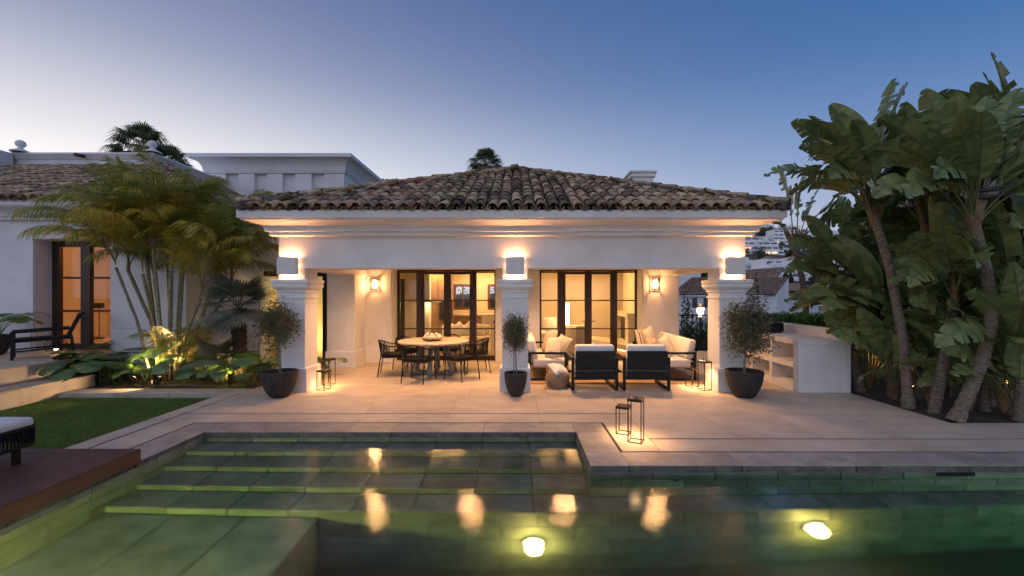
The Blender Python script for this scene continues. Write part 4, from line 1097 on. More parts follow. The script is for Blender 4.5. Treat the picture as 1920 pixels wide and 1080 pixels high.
for i in range(6):
    a_ = R(-130+i*20); MB().box(-.006, .006, -.004, .004, .1, 2.3).build('groove', darkinside, t, (.622*math.cos(a_), .622*math.sin(a_), 0), (0, 0, a_+PI/2))
t = thing('inner_door', 'dark brown wooden inner door at the side of the kitchen', 'door', (-3.75, 13.2, 0))
MB().box(-.35, .35, 0, .06, 0, 2.25).build('panel', darkinside, t); MB().box(.25, .30, -.04, -.001, 1.0, 1.12).build('handle', blackmetal, t)
t = thing('wall_thermostat', 'small black switch panel on the kitchen side wall', 'switch', (-3.0, 13.0, 1.66))
MB().box(-.4, .35, .02, .3, -1.66, 1.08).build('pier', plaster_in, t); MB().box(-.05, .05, 0, .019, -.06, .04).build('switch', blackmetal, t)
t = thing('kitchen_counter', 'stone topped kitchen counter with dark wood front under the windows', 'counter', (-1.4, 15.5, 0))
MB().box(-1.1, 1.4, -.3, .45, 0, 1.0).build('front', oak, t); MB().box(-1.15, 1.45, -.35, .45, 1.001, 1.06).build('worktop', stonewhite, t)
t = thing('kitchen_island', 'pale stone kitchen island with a dark socket strip', 'counter', (-.55, 14.0, 0))
MB().box(-.55, .5, -.4, .4, 0, 1.08).build('body', stonewhite, t); MB().box(-.58, .53, -.43, .43, 1.081, 1.13).build('worktop', stonewhite, t); MB().box(-.18, .10, -.412, -.401, .86, .93).build('socket_strip', blackmetal, t)
t = thing('fruit_dish', 'small dish on the kitchen island', 'dish', (-.55, 13.85, 1.13))
MB().lathe([(.001, .003), (.08, .003), (.16, .04), (.15, .042), (.07, .012), (.001, .012)], 20).build('plate', jute, t, smooth=True); MB().lathe([(.06, 0), (.07, .003)], 16).build('foot', jute, t)
t = thing('kitchen_bench', 'pale upholstered bench with a row of pillows behind the kitchen doors', 'sofa', (-1.55, 13.0, 0))
soft(MB().box(-.75, .75, -.35, .35, .02, .5), 'seat', creamfab, t, bev=.05); soft(MB().box(-.75, .75, .2, .36, .5, .82), 'back', creamfab, t, bev=.05)
for i, x in enumerate((-.5, -.2, .1, .4)): pillow(('plump cream pillow at the cabinet end of the kitchen bench', 'pointed cream pillow on the kitchen bench next to the end one', 'tall pointed cream pillow in the middle of the kitchen bench', 'cream pillow at the island end of the kitchen bench')[i], creamfab, (-1.55+x, 13.08, .68), PI, R(-14), .4, PI/4 if i in (1, 2) else .1)
t = thing('glow_floor_lamp', 'tall glowing paper column lamp in the living room', 'floor lamp', (PX(1061, 13.3), 13.3, 0))
MB().box(-.10, .10, -.10, .10, .72, 1.5).build('shade', panel_emit, t)
f = MB()
for sx in (-1, 1):
    for sy in (-1, 1): f.box(sx*.11-.008, sx*.11+.008, sy*.11-.008, sy*.11+.008, 0, 1.53)
f.build('frame', doorwood, t); lamp('POINT', 'light', t, (0, -.2, 1.1), 12, (1, .55, .22), .1)
t = thing('indoor_sofa', 'white indoor sofa with pillows deep in the living room', 'sofa', (.95, 13.35, 0))
soft(MB().box(-.38, .35, -.5, .5, .05, .62), 'seat', whitefab, t, bev=.06); soft(MB().box(-.38, .35, .3, .5, .6, .98), 'back', whitefab, t, bev=.06)
pillow('white pillow upright on the indoor sofa', whitefab, (1.05, 13.5, .84), PI, R(-14), .42)
t = thing('indoor_armchair', 'rounded beige armchair with a striped throw behind the living room doors', 'armchair', (1.75, 12.55, 0))
MB().lathe([(.001, .05), (.36, .05), (.40, .2), (.42, .45), (.42, .80), (.38, .84), (.33, .80), (.32, .46), (.001, .44)], 28).build('shell', creamfab, t, smooth=True)
MB().lathe([(.30, 0), (.30, .05)], 20).build('base', doorwood, t); soft(MB().box(-.05, .3, -.44, -.40, .2, .87), 'throw', finestripe, t, bev=.015)
t = thing('fireplace', 'pale stone fireplace with a dark firebox at the living room end', 'fireplace', (3.75, 13.3, 0))
MB().box(-.5, .45, -.9, .9, 0, .35).box(-.5, .45, -.9, -.55, .351, 1.1).box(-.5, .45, .55, .9, .351, 1.1).build('surround', stonewhite, t); MB().box(-.55, .45, -.95, .95, 1.101, 1.22).build('mantel', stonewhite, t)
MB().box(-.35, .4, -.549, .549, .351, 1.1).build('firebox', darkinside, t); MB().box(-.2, .45, -.9, .9, 1.221, 2.7).build('breast', plaster_in, t)
t = thing('hearth_bench', 'long low stone bench with a glowing light strip in the living room', 'bench', (2.75, 13.0, 0), R(22))
MB().box(-.2, .5, -1.2, 1.3, .22, .36).build('slab', stonewhite, t); MB().box(-.1, .5, -1.1, 1.2, 0, .219).build('base', stonewhite, t); MB().box(-.19, -.16, -1.18, 1.28, .185, .218).build('light_strip', strip_emit, t)

# ================================================================== PLANTS
def blade_leaf(seed, pl, L, Wd, th0, th1, twist, ns=11, tear=.55, mats=None, fold=.3, wexp=.6, gap=.0, stemr=.018, lobes=False):
    r = random.Random(seed); b = MB(); N_ = 26; tot = pl+L
    pts = []; p = Vector((0, 0, 0))
    for i in range(N_+1):
        s = i/N_; th = th0 + (th1-th0)*s**1.4
        pts.append((p.copy(), Vector((math.sin(th), 0, math.cos(th))))); p = p + Vector((math.sin(th), 0, math.cos(th)))*(tot/N_)
    def pt(q):
        x = max(0, min(.9999, q/tot))*N_; i = int(x); f_ = x-i
        return pts[i][0].lerp(pts[i+1][0], f_), pts[i][1].lerp(pts[i+1][1], f_).normalized()
    b.m = 1
    qs = [tot*i/12 for i in range(13)]
    b.tube([pt(q)[0] for q in qs], [stemr*(1-.75*q/tot) for q in qs], 5, cap=False)
    b.m = 0
    def wid(u): return Wd*max(.0, math.sin(PI*min(1, max(0, u))**.72))**wexp
    for side in (-1, 1):
        cuts = [i/ns + (r.uniform(-.3, .3)/ns if 0 < i < ns else 0) for i in range(ns+1)]
        droop_prev = 0
        for i in range(ns):
            u0, u1 = cuts[i], cuts[i+1]; torn = r.random() < tear
            g = (u1-u0)*(r.uniform(.05, .22) if torn else 0) + (u1-u0)*gap
            dr = r.uniform(-.05, .35) if torn else .06
            rows = []
            for f_, gg, dd in ((0, 0, 0), (.45, g*.15 if not lobes else 0, dr*.25), (1, g, dr)):
                row = []
                for k_, u in enumerate((u0, (u0+u1)/2, u1)):
                    uu = u + (gg if k_ == 0 else -gg if k_ == 2 else 0)
                    P_, T = pt(pl + L*uu); S = Vector((0, 1, 0)); Nn = T.cross(S)
                    tw = twist*(.4+.6*u); S2 = S*math.cos(tw) + Nn*math.sin(tw); N2 = T.cross(S2)
                    w_ = wid(u*.97+.015)*f_*(1 if k_ == 1 or not lobes or f_ < 1 else .97)
                    a_ = fold - dd*1.4
                    row.append(P_ + T*(w_*.22) + S2*(side*w_*math.cos(a_)) - N2*(-1)*(w_*math.sin(a_)) - Vector((0, 0, dd*w_*.3)))
                rows.append(row)
            vs = rows[0]+rows[1]+rows[2]
            fs = [(0,1,4,3), (1,2,5,4), (3,4,7,6), (4,5,8,7)]
            if side < 0: fs = [f[::-1] for f in fs]
            b.add(vs, fs)
    return b.mesh('leaf', *mats, smooth=True)
SM = [strel_leaf, strel_stem]
strel_up = [blade_leaf(100+i, .85, 1.38, .255, R(4), R(22+10*i), (-1)**i*R(25+20*i), mats=SM, tear=.35, ns=14) for i in range(3)]
strel_mid = [blade_leaf(200+i, .80, 1.38, .26, R(14), R(62+12*i), (-1)**i*R(20+16*i), mats=SM, tear=.45, ns=14) for i in range(4)]
strel_low = [blade_leaf(300+i, .75, 1.3, .25, R(26), R(108+12*i), (-1)**i*R(15+20*i), mats=SM, tear=.5, ns=15) for i in range(4)]
def flower_mesh(seed):
    r = random.Random(seed); b = MB(); b.m = 0
    b.tube([(-.05, 0, 0), (.12, 0, .01), (.30, 0, .04), (.48, 0, .10)], [.028, .034, .02, .003], 6)
    b.m = 1
    for i in range(8):
        a = r.uniform(-.9, .9); e = r.uniform(.5, 1.3); d = Vector((math.cos(e)*math.cos(a)*.6, math.cos(e)*math.sin(a), math.sin(e))); s = d.cross(Vector((1, .2, 0))).normalized()
        o = Vector((.04+.025*i, 0, .02)); l = r.uniform(.14, .22)
        b.add([o-s*.012, o+d*l*.5-s*.022, o+d*l, o+d*l*.5+s*.022, o+s*.012], [(0,1,2,3,4)])
    return b.mesh('flower', bract, petal)
flowers = [flower_mesh(i) for i in range(3)]
def strelitzia(pts, fan, nleaf, label, seed, sc_=1.0, r0=.075, mix=(.22, .38, .4), nfl=2):
    r = random.Random(seed); base_ = Vector(pts[0])
    t = thing('giant_strelitzia', label, 'plant', base_, 0, 'giant strelitzias in the bed beyond the paving')
    P = [Vector(p)-base_ for p in pts]
    if len(P) > 1 and (P[-1]-P[0]).length > .3:
        dense = []; k = 26
        for i in range(k+1):
            x = i/k*(len(P)-1); j = min(int(x), len(P)-2); dense.append(P[j].lerp(P[j+1], x-j))
        for _ in range(3): dense = [dense[0]] + [(dense[i-1]+dense[i]*2+dense[i+1])/4 for i in range(1, k)] + [dense[-1]]
        dn = []
        for i in range(k):
            dn += [dense[i], dense[i].lerp(dense[i+1], .75)]
        dn.append(dense[-1])
        rr_ = [(r0*1.25 if i < 3 else r0)*(1.0 if i % 2 == 0 else .90)*(1-.15*i/len(dn))*r.uniform(.96, 1.04) for i in range(len(dn))]
        MB().tube(dn, rr_, 10).build('trunk', bark, t)
    top = P[-1]
    sh = MB()
    for i in range(7):
        s_ = -1+2*i/6; d = Vector((math.cos(fan)*math.sin(s_*.5), math.sin(fan)*math.sin(s_*.5), math.cos(s_*.5)))
        sh.tube([top + Vector((0, 0, -.12)), top + d*.25*sc_, top + d*.55*sc_], [r0*.75, r0*.55, r0*.18], 6, cap=False)
    sh.build('leaf_sheath', dryleaf, t, smooth=True)
    nleaf = int(nleaf*1.9); r0 *= .82
    for i in range(nleaf):
        s_ = -1 + 2*(i+.5)/nleaf + r.uniform(-.12, .12)
        q = abs(s_); pool_ = strel_up if q < mix[0] else strel_mid if q < mix[0]+mix[1] else strel_low
        az = fan + (0 if s_ > 0 else PI) + r.uniform(-.5, .5)
        o = link(r.choice(pool_), 'leaf', t, top + Vector((math.cos(az)*.04, math.sin(az)*.04, -.03+.10*(1-q))), (r.uniform(-.15, .15), r.uniform(-.10, .15), az), sc_*r.uniform(.82, 1.1))
    for i in range(nfl):
        az = fan + r.uniform(-.9, .9) + (PI if r.random() < .5 else 0)
        link(r.choice(flowers), 'flower', t, top + Vector((math.cos(az)*.10, math.sin(az)*.10, .28+.1*i)), (0, r.uniform(-.3, .1), az), 1.0*sc_)
def PT(px, py, Y): return tuple(at(px, py, Y))
strelitzia([PT(1703, 765, 6.72), PT(1694, 640, 6.8), PT(1668, 500, 6.9), PT(1640, 410, 7.0)], R(0), 15, 'strelitzia on a slim ringed trunk leaning towards the pavilion, flowers at its crown', 1, .92, .075, nfl=3)
strelitzia([PT(1790, 792, 6.0), PT(1838, 690, 6.05), PT(1861, 600, 6.1), PT(1852, 520, 6.15), PT(1826, 420, 6.2)], R(8), 15, 'strelitzia on a thick pale trunk curving out over the paving corner', 2, .86, .085, nfl=4)
strelitzia([PT(1722, 772, 7.4), PT(1728, 600, 7.4), PT(1735, 420, 7.4)], R(20), 12, 'strelitzia on an upright dark trunk between the slim and the thick trunks', 3, .95, .08, nfl=4)
strelitzia([PT(1508, 640, 11.6), PT(1512, 560, 11.6), PT(1492, 470, 11.6)], R(-10), 4, 'strelitzia on a thin trunk behind the counter hedge', 4, 1.1, .085, nfl=0)
strelitzia([PT(1614, 738, 7.9), PT(1590, 640, 8.0), PT(1572, 545, 8.1)], R(5), 9, 'strelitzia on a leaning trunk next to the counter ledge', 5, .66, .085, nfl=1)
strelitzia([PT(1850, 770, 6.9), PT(1880, 600, 6.9), PT(1905, 395, 6.9)], R(-15), 13, 'tallest strelitzia at the far end of the bed, crown high above the others', 6, 1.05, .08, nfl=2)
strelitzia([PT(1748, 785, 6.5), PT(1765, 700, 6.5), PT(1790, 560, 6.5)], R(40), 9, 'strelitzia with a short trunk crowded between the two thick trunks', 7, .78, .08, nfl=1)
strelitzia([PT(1815, 750, 7.4), PT(1815, 640, 7.4)], R(-20), 9, 'low leafy strelitzia filling the gap behind the curved trunk', 9, .82, .07, mix=(.45, .35, .2), nfl=0)
strelitzia([PT(1910, 790, 6.05), PT(1915, 690, 6.1)], R(25), 9, 'low broad leaved strelitzia at the paving edge past the curved trunk', 10, .72, .07, mix=(.3, .4, .3), nfl=0)
strelitzia([PT(1700, 700, 9.0), PT(1690, 560, 9.0)], R(30), 10, 'shaded strelitzia deep in the bed behind the slim trunk', 15, .95, .08, nfl=0)
strelitzia([PT(1800, 690, 8.6), PT(1800, 520, 8.6)], R(-30), 10, 'shaded strelitzia deep in the bed behind the thick trunk', 16, .95, .08, nfl=1)
strelitzia([PT(1990, 740, 7.0), PT(1985, 480, 7.0)], R(10), 12, 'strelitzia leaning in over the end of the bed from past the paving', 17, 1.0, .08, nfl=1)
strelitzia([PT(1640, 668, 11.0), PT(1645, 520, 11.0)], R(10), 10, 'strelitzia at the back of the bed between hedge and slim trunk', 18, .95, .08, nfl=0)
strelitzia([PT(1740, 660, 11.5), PT(1745, 470, 11.5)], R(-12), 10, 'strelitzia at the very back of the bed against the valley', 19, .95, .08, nfl=0)
strelitzia([PT(1860, 690, 8.6), PT(1865, 600, 8.6)], R(50), 10, 'bushy strelitzia low behind the curved trunk towards the far end', 20, .9, .07, mix=(.3, .4, .3), nfl=0)

# --- pinnate palm fronds
def frond_mesh(seed, L, th0, th1, leaf_l, mats, n=42, pet=.2):
    r = random.Random(seed); b = MB(); Np = 24; pts = []; p = Vector((0, 0, 0))
    for i in range(Np+1):
        th = th0 + (th1-th0)*(i/Np)**1.3; d = Vector((math.sin(th), 0, math.cos(th))); pts.append((p.copy(), d)); p = p + d*(L/Np)
    b.m = 1; b.tube([q[0] for q in pts[::3]], [.014*(1-.85*i/8) for i in range(9)], 5, cap=False); b.m = 0
    for i in range(n):
        u = pet + (1-pet)*(i+.3)/n; x = min(.999, u)*Np; j = int(x); P_ = pts[j][0].lerp(pts[j+1][0], x-j); T = pts[j][1]
        v = (u-pet)/(1-pet); ll = leaf_l*(.45+.75*math.sin(PI*min(1, v*.86+.12)))*r.uniform(.88, 1.08)
        S = Vector((0, 1, 0)); Nn = T.cross(S)*-1
        for side in (-1, 1):
            d = (T*(.55+.5*v) + S*side*.95 + Nn*r.uniform(.18, .42)).normalized(); w_ = T.cross(d).cross(d).normalized()*.0105
            m1 = P_ + d*ll*.55; m2 = P_ + d*ll*.95 + Vector((0, 0, -ll*r.uniform(.18, .42)))
            b.add([P_-w_*.5, m1-w_, m1+w_, P_+w_*.5, m2], [(0,1,2,3), (1,4,2)])
    return b.mesh('frond', *mats)
AM = [areca_leaf, areca_stem]
arecas = [frond_mesh(i, L, R(a), R(e), .46, AM) for i, (L, a, e) in enumerate([(1.7, 4, 65), (1.85, 8, 98), (1.9, 13, 118), (1.8, 22, 132), (1.6, 32, 142), (1.5, 3, 40)])]
ar = thing('areca_palm', 'large clump of areca palm with many pale canes in the planting bed', 'palm', (-7.25, 8.95, -.02))
r = random.Random(21)
for i in range(15):
    a = 2*PI*i/15 + r.uniform(-.2, .2); sp_ = r.uniform(.25, 1.0); b0 = Vector((math.cos(a)*.34*sp_, math.sin(a)*.22*sp_, 0))
    lean = r.uniform(.15, .95); h_ = r.uniform(1.6, 3.0) - .4*lean
    tp = b0 + Vector((math.cos(a)*lean*(1.15 if math.cos(a) > 0 else 1.0), math.sin(a)*lean*.45, h_))
    md = b0.lerp(tp, .5) + Vector((-math.cos(a)*.08*lean, 0, .10))
    pts = [b0 + (md-b0)*(q/4) if q <= 4 else md + (tp-md)*((q-4)/4) for q in range(9)]
    rr0 = r.uniform(.022, .036); MB().tube(pts, [rr0*(1.15 if q % 2 else 1) for q in range(9)], 7).build('trunk', cane, ar, smooth=True)
    if r.random() < .5: MB().tube([tp, tp+Vector((0, 0, .3))], [.035, .02], 6).build('crownshaft', areca_stem, ar, smooth=True)
    for k in range(8):
        az = a + r.uniform(-1.5, 1.5) if k < 3 else r.uniform(0, 2*PI)
        m_ = r.choice(arecas[:4] if k < 4 else arecas)
        link(m_, 'frond', ar, tp + Vector((0, 0, .05+.04*k)), (r.uniform(-.15, .15), r.uniform(-.1, .1), az), r.uniform(.8, 1.12))
for i in range(12):                                     # low young fronds
    az = r.uniform(0, 2*PI); link(r.choice(arecas[:3]), 'frond', ar, (r.uniform(-.4, .5), r.uniform(-.2, .2), .2), (0, r.uniform(-.1, .15), az), r.uniform(.5, .75))

# --- fan palms
def fan_mesh(seed, pl, Rr, mats, n=30, span=230, droop=.15, th=R(50), w=.03, stiff=.75):
    r = random.Random(seed); b = MB(); b.m = 1
    tipd = Vector((math.sin(th), 0, math.cos(th))); P_ = tipd*pl
    b.tube([(0, 0, 0), P_*.5+Vector((0, 0, .03)), P_], [.012, .009, .008], 5, cap=False); b.m = 0
    e1 = Vector((math.sin(th+.5), 0, math.cos(th+.5))); e2 = Vector((0, 1, 0)); nn = e1.cross(e2)*-1
    for i in range(n):
        a = R(-span/2 + span*i/(n-1)); d = (e1*math.cos(a) + e2*math.sin(a) + nn*.12*abs(math.sin(a))).normalized(); s = nn.cross(d).normalized()
        l = Rr*(.72+.28*math.cos(a*.6))*r.uniform(.93, 1.05); q = P_ + d*l*stiff; e = P_ + d*l - Vector((0, 0, droop*l*r.uniform(.5, 1.4)))
        b.add([P_, q*.55+P_*.45-s*w*.8, q-s*w*.55, e, q+s*w*.55, q*.55+P_*.45+s*w*.8], [(0,1,5), (1,2,4,5), (2,3,4)])
    return b.mesh('frond', *mats)
FM = [fan_leaf, surf('fan_palm_stem', (.10, .12, .06), (.18, .18, .10), 5, .6)]
fans = [fan_mesh(i, .42, .52, FM, th=R(a), droop=.08, w=.026) for i, a in enumerate((18, 40, 62, 85, 105))]
fp = thing('blue_fan_palm', 'blue green fan palm with a short dark hairy trunk beside the pavilion', 'palm', (PX(452, 9.0), 9.0, -.02))
pts = [(0, 0, 0), (-.02, 0, .5), (-.04, 0, 1.0), (-.06, 0, 1.5)]
MB().tube([Vector(pts[0]).lerp(Vector(pts[-1]), i/24) for i in range(25)], [(.11 if i % 2 else .135)*(1+.25*(i/24)) for i in range(25)], 9).build('trunk', surf('hairy_bark', (.035, .022, .014), (.12, .08, .05), 30, .95, 1, 60, .02), fp)
r = random.Random(5)
for i in range(24):
    el_ = i/24; link(fans[min(4, int(el_*5))], 'frond', fp, (-.06, 0, 1.52-.12*el_), (r.uniform(-.15, .15), r.uniform(-.12, .12), i*2.399+r.uniform(-.2, .2)), r.uniform(.85, 1.1))
fp2 = thing('young_fan_palm', 'small young fan palm glowing in the garden spotlight', 'palm', (PX(405, 8.75), 8.75, -.02))
MB().tube([(0, 0, 0), (0, 0, .35)], [.05, .06], 8).build('trunk', bark, fp2)
for i in range(8): link(fans[i % 4], 'frond', fp2, (0, 0, .36), (0, r.uniform(-.2, .1), i*2.399), r.uniform(.7, .85))
WM = [wash_leaf, bark]
washs = [fan_mesh(40+i, .8, .95, WM, n=26, th=R(a), droop=.45, w=.05, stiff=.6) for i, a in enumerate((10, 35, 60, 85, 110, 135))]
def washingtonia(loc, h, s, label, seed, dead=True):
    t = thing('washingtonia_palm', label, 'palm', loc); r = random.Random(seed)
    MB().tube([(0, 0, h*i/16) for i in range(17)], [(.2 if i % 2 else .215)*s for i in range(17)], 9).build('trunk', bark, t)
    for i in range(34):
        f_ = i/34; link(washs[min(5, int(f_*6))], 'frond', t, (0, 0, h-.2*f_), (r.uniform(-.1, .1), r.uniform(-.1, .1), i*2.399), s*r.uniform(.85, 1.1))
washingtonia((PX(262, 22), 22, -1), PZ(272, 22)+1-.2, .98, 'tall fan palm rising behind the white parapet', 3)
washingtonia((PX(318, 23), 23, -1), PZ(308, 23)+1-.1, .85, 'shorter fan palm drooping behind the parapet finial', 4)
washingtonia((PX(910, 34), 34, -1), PZ(308, 34)+1, 1.0, 'distant fan palm just clearing the pavilion ridge', 6)

# --- monsteras
MM = [mon_leaf, mon_stem]
mons = [blade_leaf(500+i, .44+.10*i, .34, .205, R(2+4*i), R(122+8*i), R((-1)**i*8), ns=6, tear=0, mats=MM, fold=.06, wexp=.5, gap=.15, stemr=.011, lobes=True) for i in range(5)]
def monstera(loc, n, s, label, seed, group='monsteras in the planting bed', spread=.3):
    t = thing('monstera', label, 'plant', loc, 0, group); r = random.Random(seed)
    MB().tube([(0, 0, 0), (.03, 0, .10), (.02, .02, .2)], [.03, .028, .02], 7).build('stem', mon_stem, t)
    for i in range(n):
        az = -PI/2 + (((i*.618) % 1)*2-1)*1.9 + r.uniform(-.2, .2); q = r.uniform(0, spread)
        link(mons[i % 5], 'leaf', t, (r.uniform(-1, 1)*q, math.sin(az)*q*.6, .03), (r.uniform(-.25, .25), r.uniform(-.15, .2), az), s*r.uniform(.75, 1.2))
    return t
monstera((PX(205, 8.75), 8.7, -.02), 18, 1.0, 'dark monstera spilling over the end of the travertine steps', 1, spread=.42)
monstera((PX(262, 8.5), 8.62, -.02), 8, .7, 'bright lit monstera right behind the glowing garden spot', 2)
monstera((PX(372, 8.9), 9.15, -.02), 15, 1.05, 'glowing monstera between the palm canes and the fan palm', 3)
monstera((PX(412, 8.6), 8.7, -.02), 12, .85, 'yellow green lit monstera in front of the fan palm trunk', 4)
monstera((PX(458, 8.4), 8.42, -.02), 9, .78, 'low monstera with a leaf over the paving edge near the olive pot', 5)
monstera((PX(485, 8.9), 9.0, -.02), 16, 1.05, 'dark monstera between the fan palm and the pavilion column', 6)
monstera((PX(235, 9.2), 9.25, -.02), 14, 1.15, 'tall dark monstera against the left house plinth', 7)
monstera((PX(335, 9.3), 9.5, -.02), 12, 1.1, 'shaded monstera behind the palm canes', 8)
monstera((PX(610, 9.6), 9.6, -.0), 8, .62, 'small monstera behind the pavilion column lanterns', 9)
t = thing('potted_monstera', 'monstera in a dark pot at the edge of the upper terrace', 'potted plant', (PX(-8, 9.0), 9.0, FZ+.001))
pot(t, .25, .42)
for i in range(14):
    az = i*2.399; link(mons[i % 5], 'leaf', t, (math.cos(az)*.06, math.sin(az)*.06, .36), (rnd.uniform(-.2, .2), rnd.uniform(-.2, .1), az), rnd.uniform(.8, 1.15))

# fallen sticks and litter in the bed
t = thing('fallen_palm_stalk', 'dry brown palm stalk lying on the soil at the bed edge', 'stick', (PX(350, 8.3), 8.25, -.015))
MB().tube([(-.6, 0, .02), (0, .06, .03), (.65, -.03, .02)], [.018, .014, .006], 6).build('stalk', dryleaf, t); MB().tube([(0, .06, .03), (.2, .2, .05)], [.01, .004], 5).build('twig', dryleaf, t)
P = np.stack([nrs.uniform(-8.2, -5.0, 2600), nrs.uniform(8.1, 9.4, 2600), np.full(2600, -.012)], 1)
lq = leaf_quads(P, .05, .016); lq[:, :, 2] = -.012 + np.abs(lq[:, :, 2]+.012)*.5
tag(link(quads_mesh('leaf_litter', lq, dryleaf), 'leaf_litter'), 'brown leaf litter scattered on the bed soil', 'leaf litter', kind='stuff')

# garden spotlights
def garden_spot(label, loc, target, power, col=(1, .66, .28), spot=100):
    t = thing('garden_spotlight', label, 'spotlight', loc)
    MB().tube([(0, 0, 0), (0, 0, .09)], .012, 6).build('spike', blackmetal, t)
    d = (Vector(target)-Vector(loc)).normalized(); c0 = Vector((0, 0, .12))
    MB().tube([c0-d*.05, c0+d*.05], .035, 12).build('head', blackmetal, t); MB().tube([c0+d*.0501, c0+d*.052], .028, 12).build('lens', warm_emit, t)
    l = lamp('SPOT', 'light', t, c0+d*.07, power, col, .03, spot=spot, blend=.7); l.rotation_euler = d.to_track_quat('-Z', 'Y').to_euler()
garden_spot('small bright spotlight among the monsteras beside the steps', (PX(252, 8.45), 8.42, -.02), (-7.2, 9.1, 1.3), 130, spot=125)
garden_spot('small spotlight at the bed edge shining up at the fan palm', (PX(428, 8.2), 8.25, -.02), (-6.5, 9.5, 1.7), 90, spot=130)
garden_spot('small added spotlight uplighting the pale palm canes from their middle', (-7.05, 8.42, -.02), (-7.25, 9.0, 1.6), 190, (1, .62, .24), 100)  # extra lamp added inside the clump to light canes and crown
garden_spot('small spotlight hidden behind the palm canes facing the yellow recess', (-5.9, 10.95, 0), (-5.6, 12.1, 1.3), 130, (1, .72, .25), 130)
garden_spot('small spotlight hidden in the strelitzia bed', (7.05, 7.55, -.015), (6.95, 7.9, 1.5), 70, (1, .55, .16), 110)
garden_spot('small spotlight at the far end of the strelitzia bed', (8.3, 6.9, -.015), (8.15, 7.3, 1.5), 70, (1, .55, .16), 110)
garden_spot('small spotlight under the palm aimed at the travertine steps', (PX(300, 8.3), 8.2, -.02), (-9.2, 6.6, .2), 60, (1, .62, .30), 90)

# ================================================================== BACKGROUND, RIGHT
# hedge behind the counter
t = thing('hedge', 'clipped bright green hedge behind the outdoor counter', 'hedge', (7.6, 11.2, -.02))
P = np.stack([nrs.uniform(-1.6, 2.6, 16000), nrs.uniform(-.45, .45, 16000), .05+1.22*nrs.uniform(0, 1, 16000)**.7+nrs.normal(0, .03, 16000)], 1)
link(quads_mesh('foliage', leaf_quads(P, .12, .05), hedge_leaf), 'foliage', t)
sb = MB()
for i in range(12): sb.tube([(-1.5+i*.35, 0, 0), (-1.45+i*.35+rnd.uniform(-.1, .1), .05, 1.0)], [.02, .008], 5)
sb.build('stems', olivebark, t)
# boundary railing on a low wall
t = thing('boundary_wall', 'low white wall under the black railing beside the porch', 'wall', (0, 11.05, 0))
MB().box(4.25, 6.5, 0, .22, -.05, .24).build('wall', stucco, t, bevel=.01); MB().box(4.26, 6.5, -.02, .24, .241, .28).build('coping', stucco, t)
t = thing('railing', 'black metal bar railing on the low wall beside the porch', 'railing', (0, 11.16, .281))
MB().box(4.27, 6.5, -.02, .02, .93, .96).build('top_rail', blackmetal, t); MB().box(4.27, 6.5, -.015, .015, .06, .085).build('bottom_rail', blackmetal, t)
for i in range(17): MB().box(4.33+i*.132-.008, 4.33+i*.132+.008, -.008, .008, 0 if i % 6 == 0 else .085, .93).build('bar', blackmetal, t)
def shrub(loc, r_, n, label, m=shrub_leaf, leaf=.09, lw=.035):
    t = thing('shrub', label, 'shrub', loc); P = clumpy(n, (0, 0, r_[2]), r_, 20, .45)
    link(quads_mesh('foliage', leaf_quads(P, leaf, lw), m), 'foliage', t)
    sb = MB()
    for i in range(6): a_ = i*1.05; sb.tube([(0, 0, 0), (math.cos(a_)*r_[0]*.6, math.sin(a_)*r_[1]*.6, r_[2]*1.3)], [.02, .006], 5)
    sb.build('stems', olivebark, t)
shrub((PX(1300, 12.2), 12.2, -.3), (.75, .6, .62), 2600, 'dense green shrub right behind the black railing')
shrub((PX(1330, 12.9), 12.9, -.4), (.7, .6, .72), 2200, 'shrub behind the railing next to the pavilion column', hedge_leaf)
shrub((PX(1290, 13.4), 13.4, -.3), (.3, .3, 1.15), 420, 'slender climbing shrub seen above the railing', shrub_leaf, .13, .05)
shrub((PX(1412, 13.8), 13.8, -.3), (.45, .3, 1.25), 420, 'thin leafy shrub rising between column and counter', shrub_leaf, .13, .05)
# street lamp
t = thing('street_lamp', 'lit classic street lamp with a glass lantern beyond the railing', 'street lamp', (PX(1313, 16), 16, -5))
zl = PZ(594, 16)+5
MB().tube([(0, 0, 0), (0, 0, zl)], [.06, .035], 10).build('post', blackmetal, t)
MB().lathe([(.05, zl), (.09, zl+.03), (.16, zl+.34), (.15, zl+.345)], 6).build('glass', emit('street_lamp_glow', (1, .70, .38), 5), t)
MB().lathe([(.18, zl+.345), (.19, zl+.37), (.08, zl+.47), (.03, zl+.50), (.02, zl+.56), (.001, zl+.58)], 8).build('cap', blackmetal, t)
lamp('POINT', 'light', t, (0, 0, zl+.7), 30, (1, .62, .3), .1)

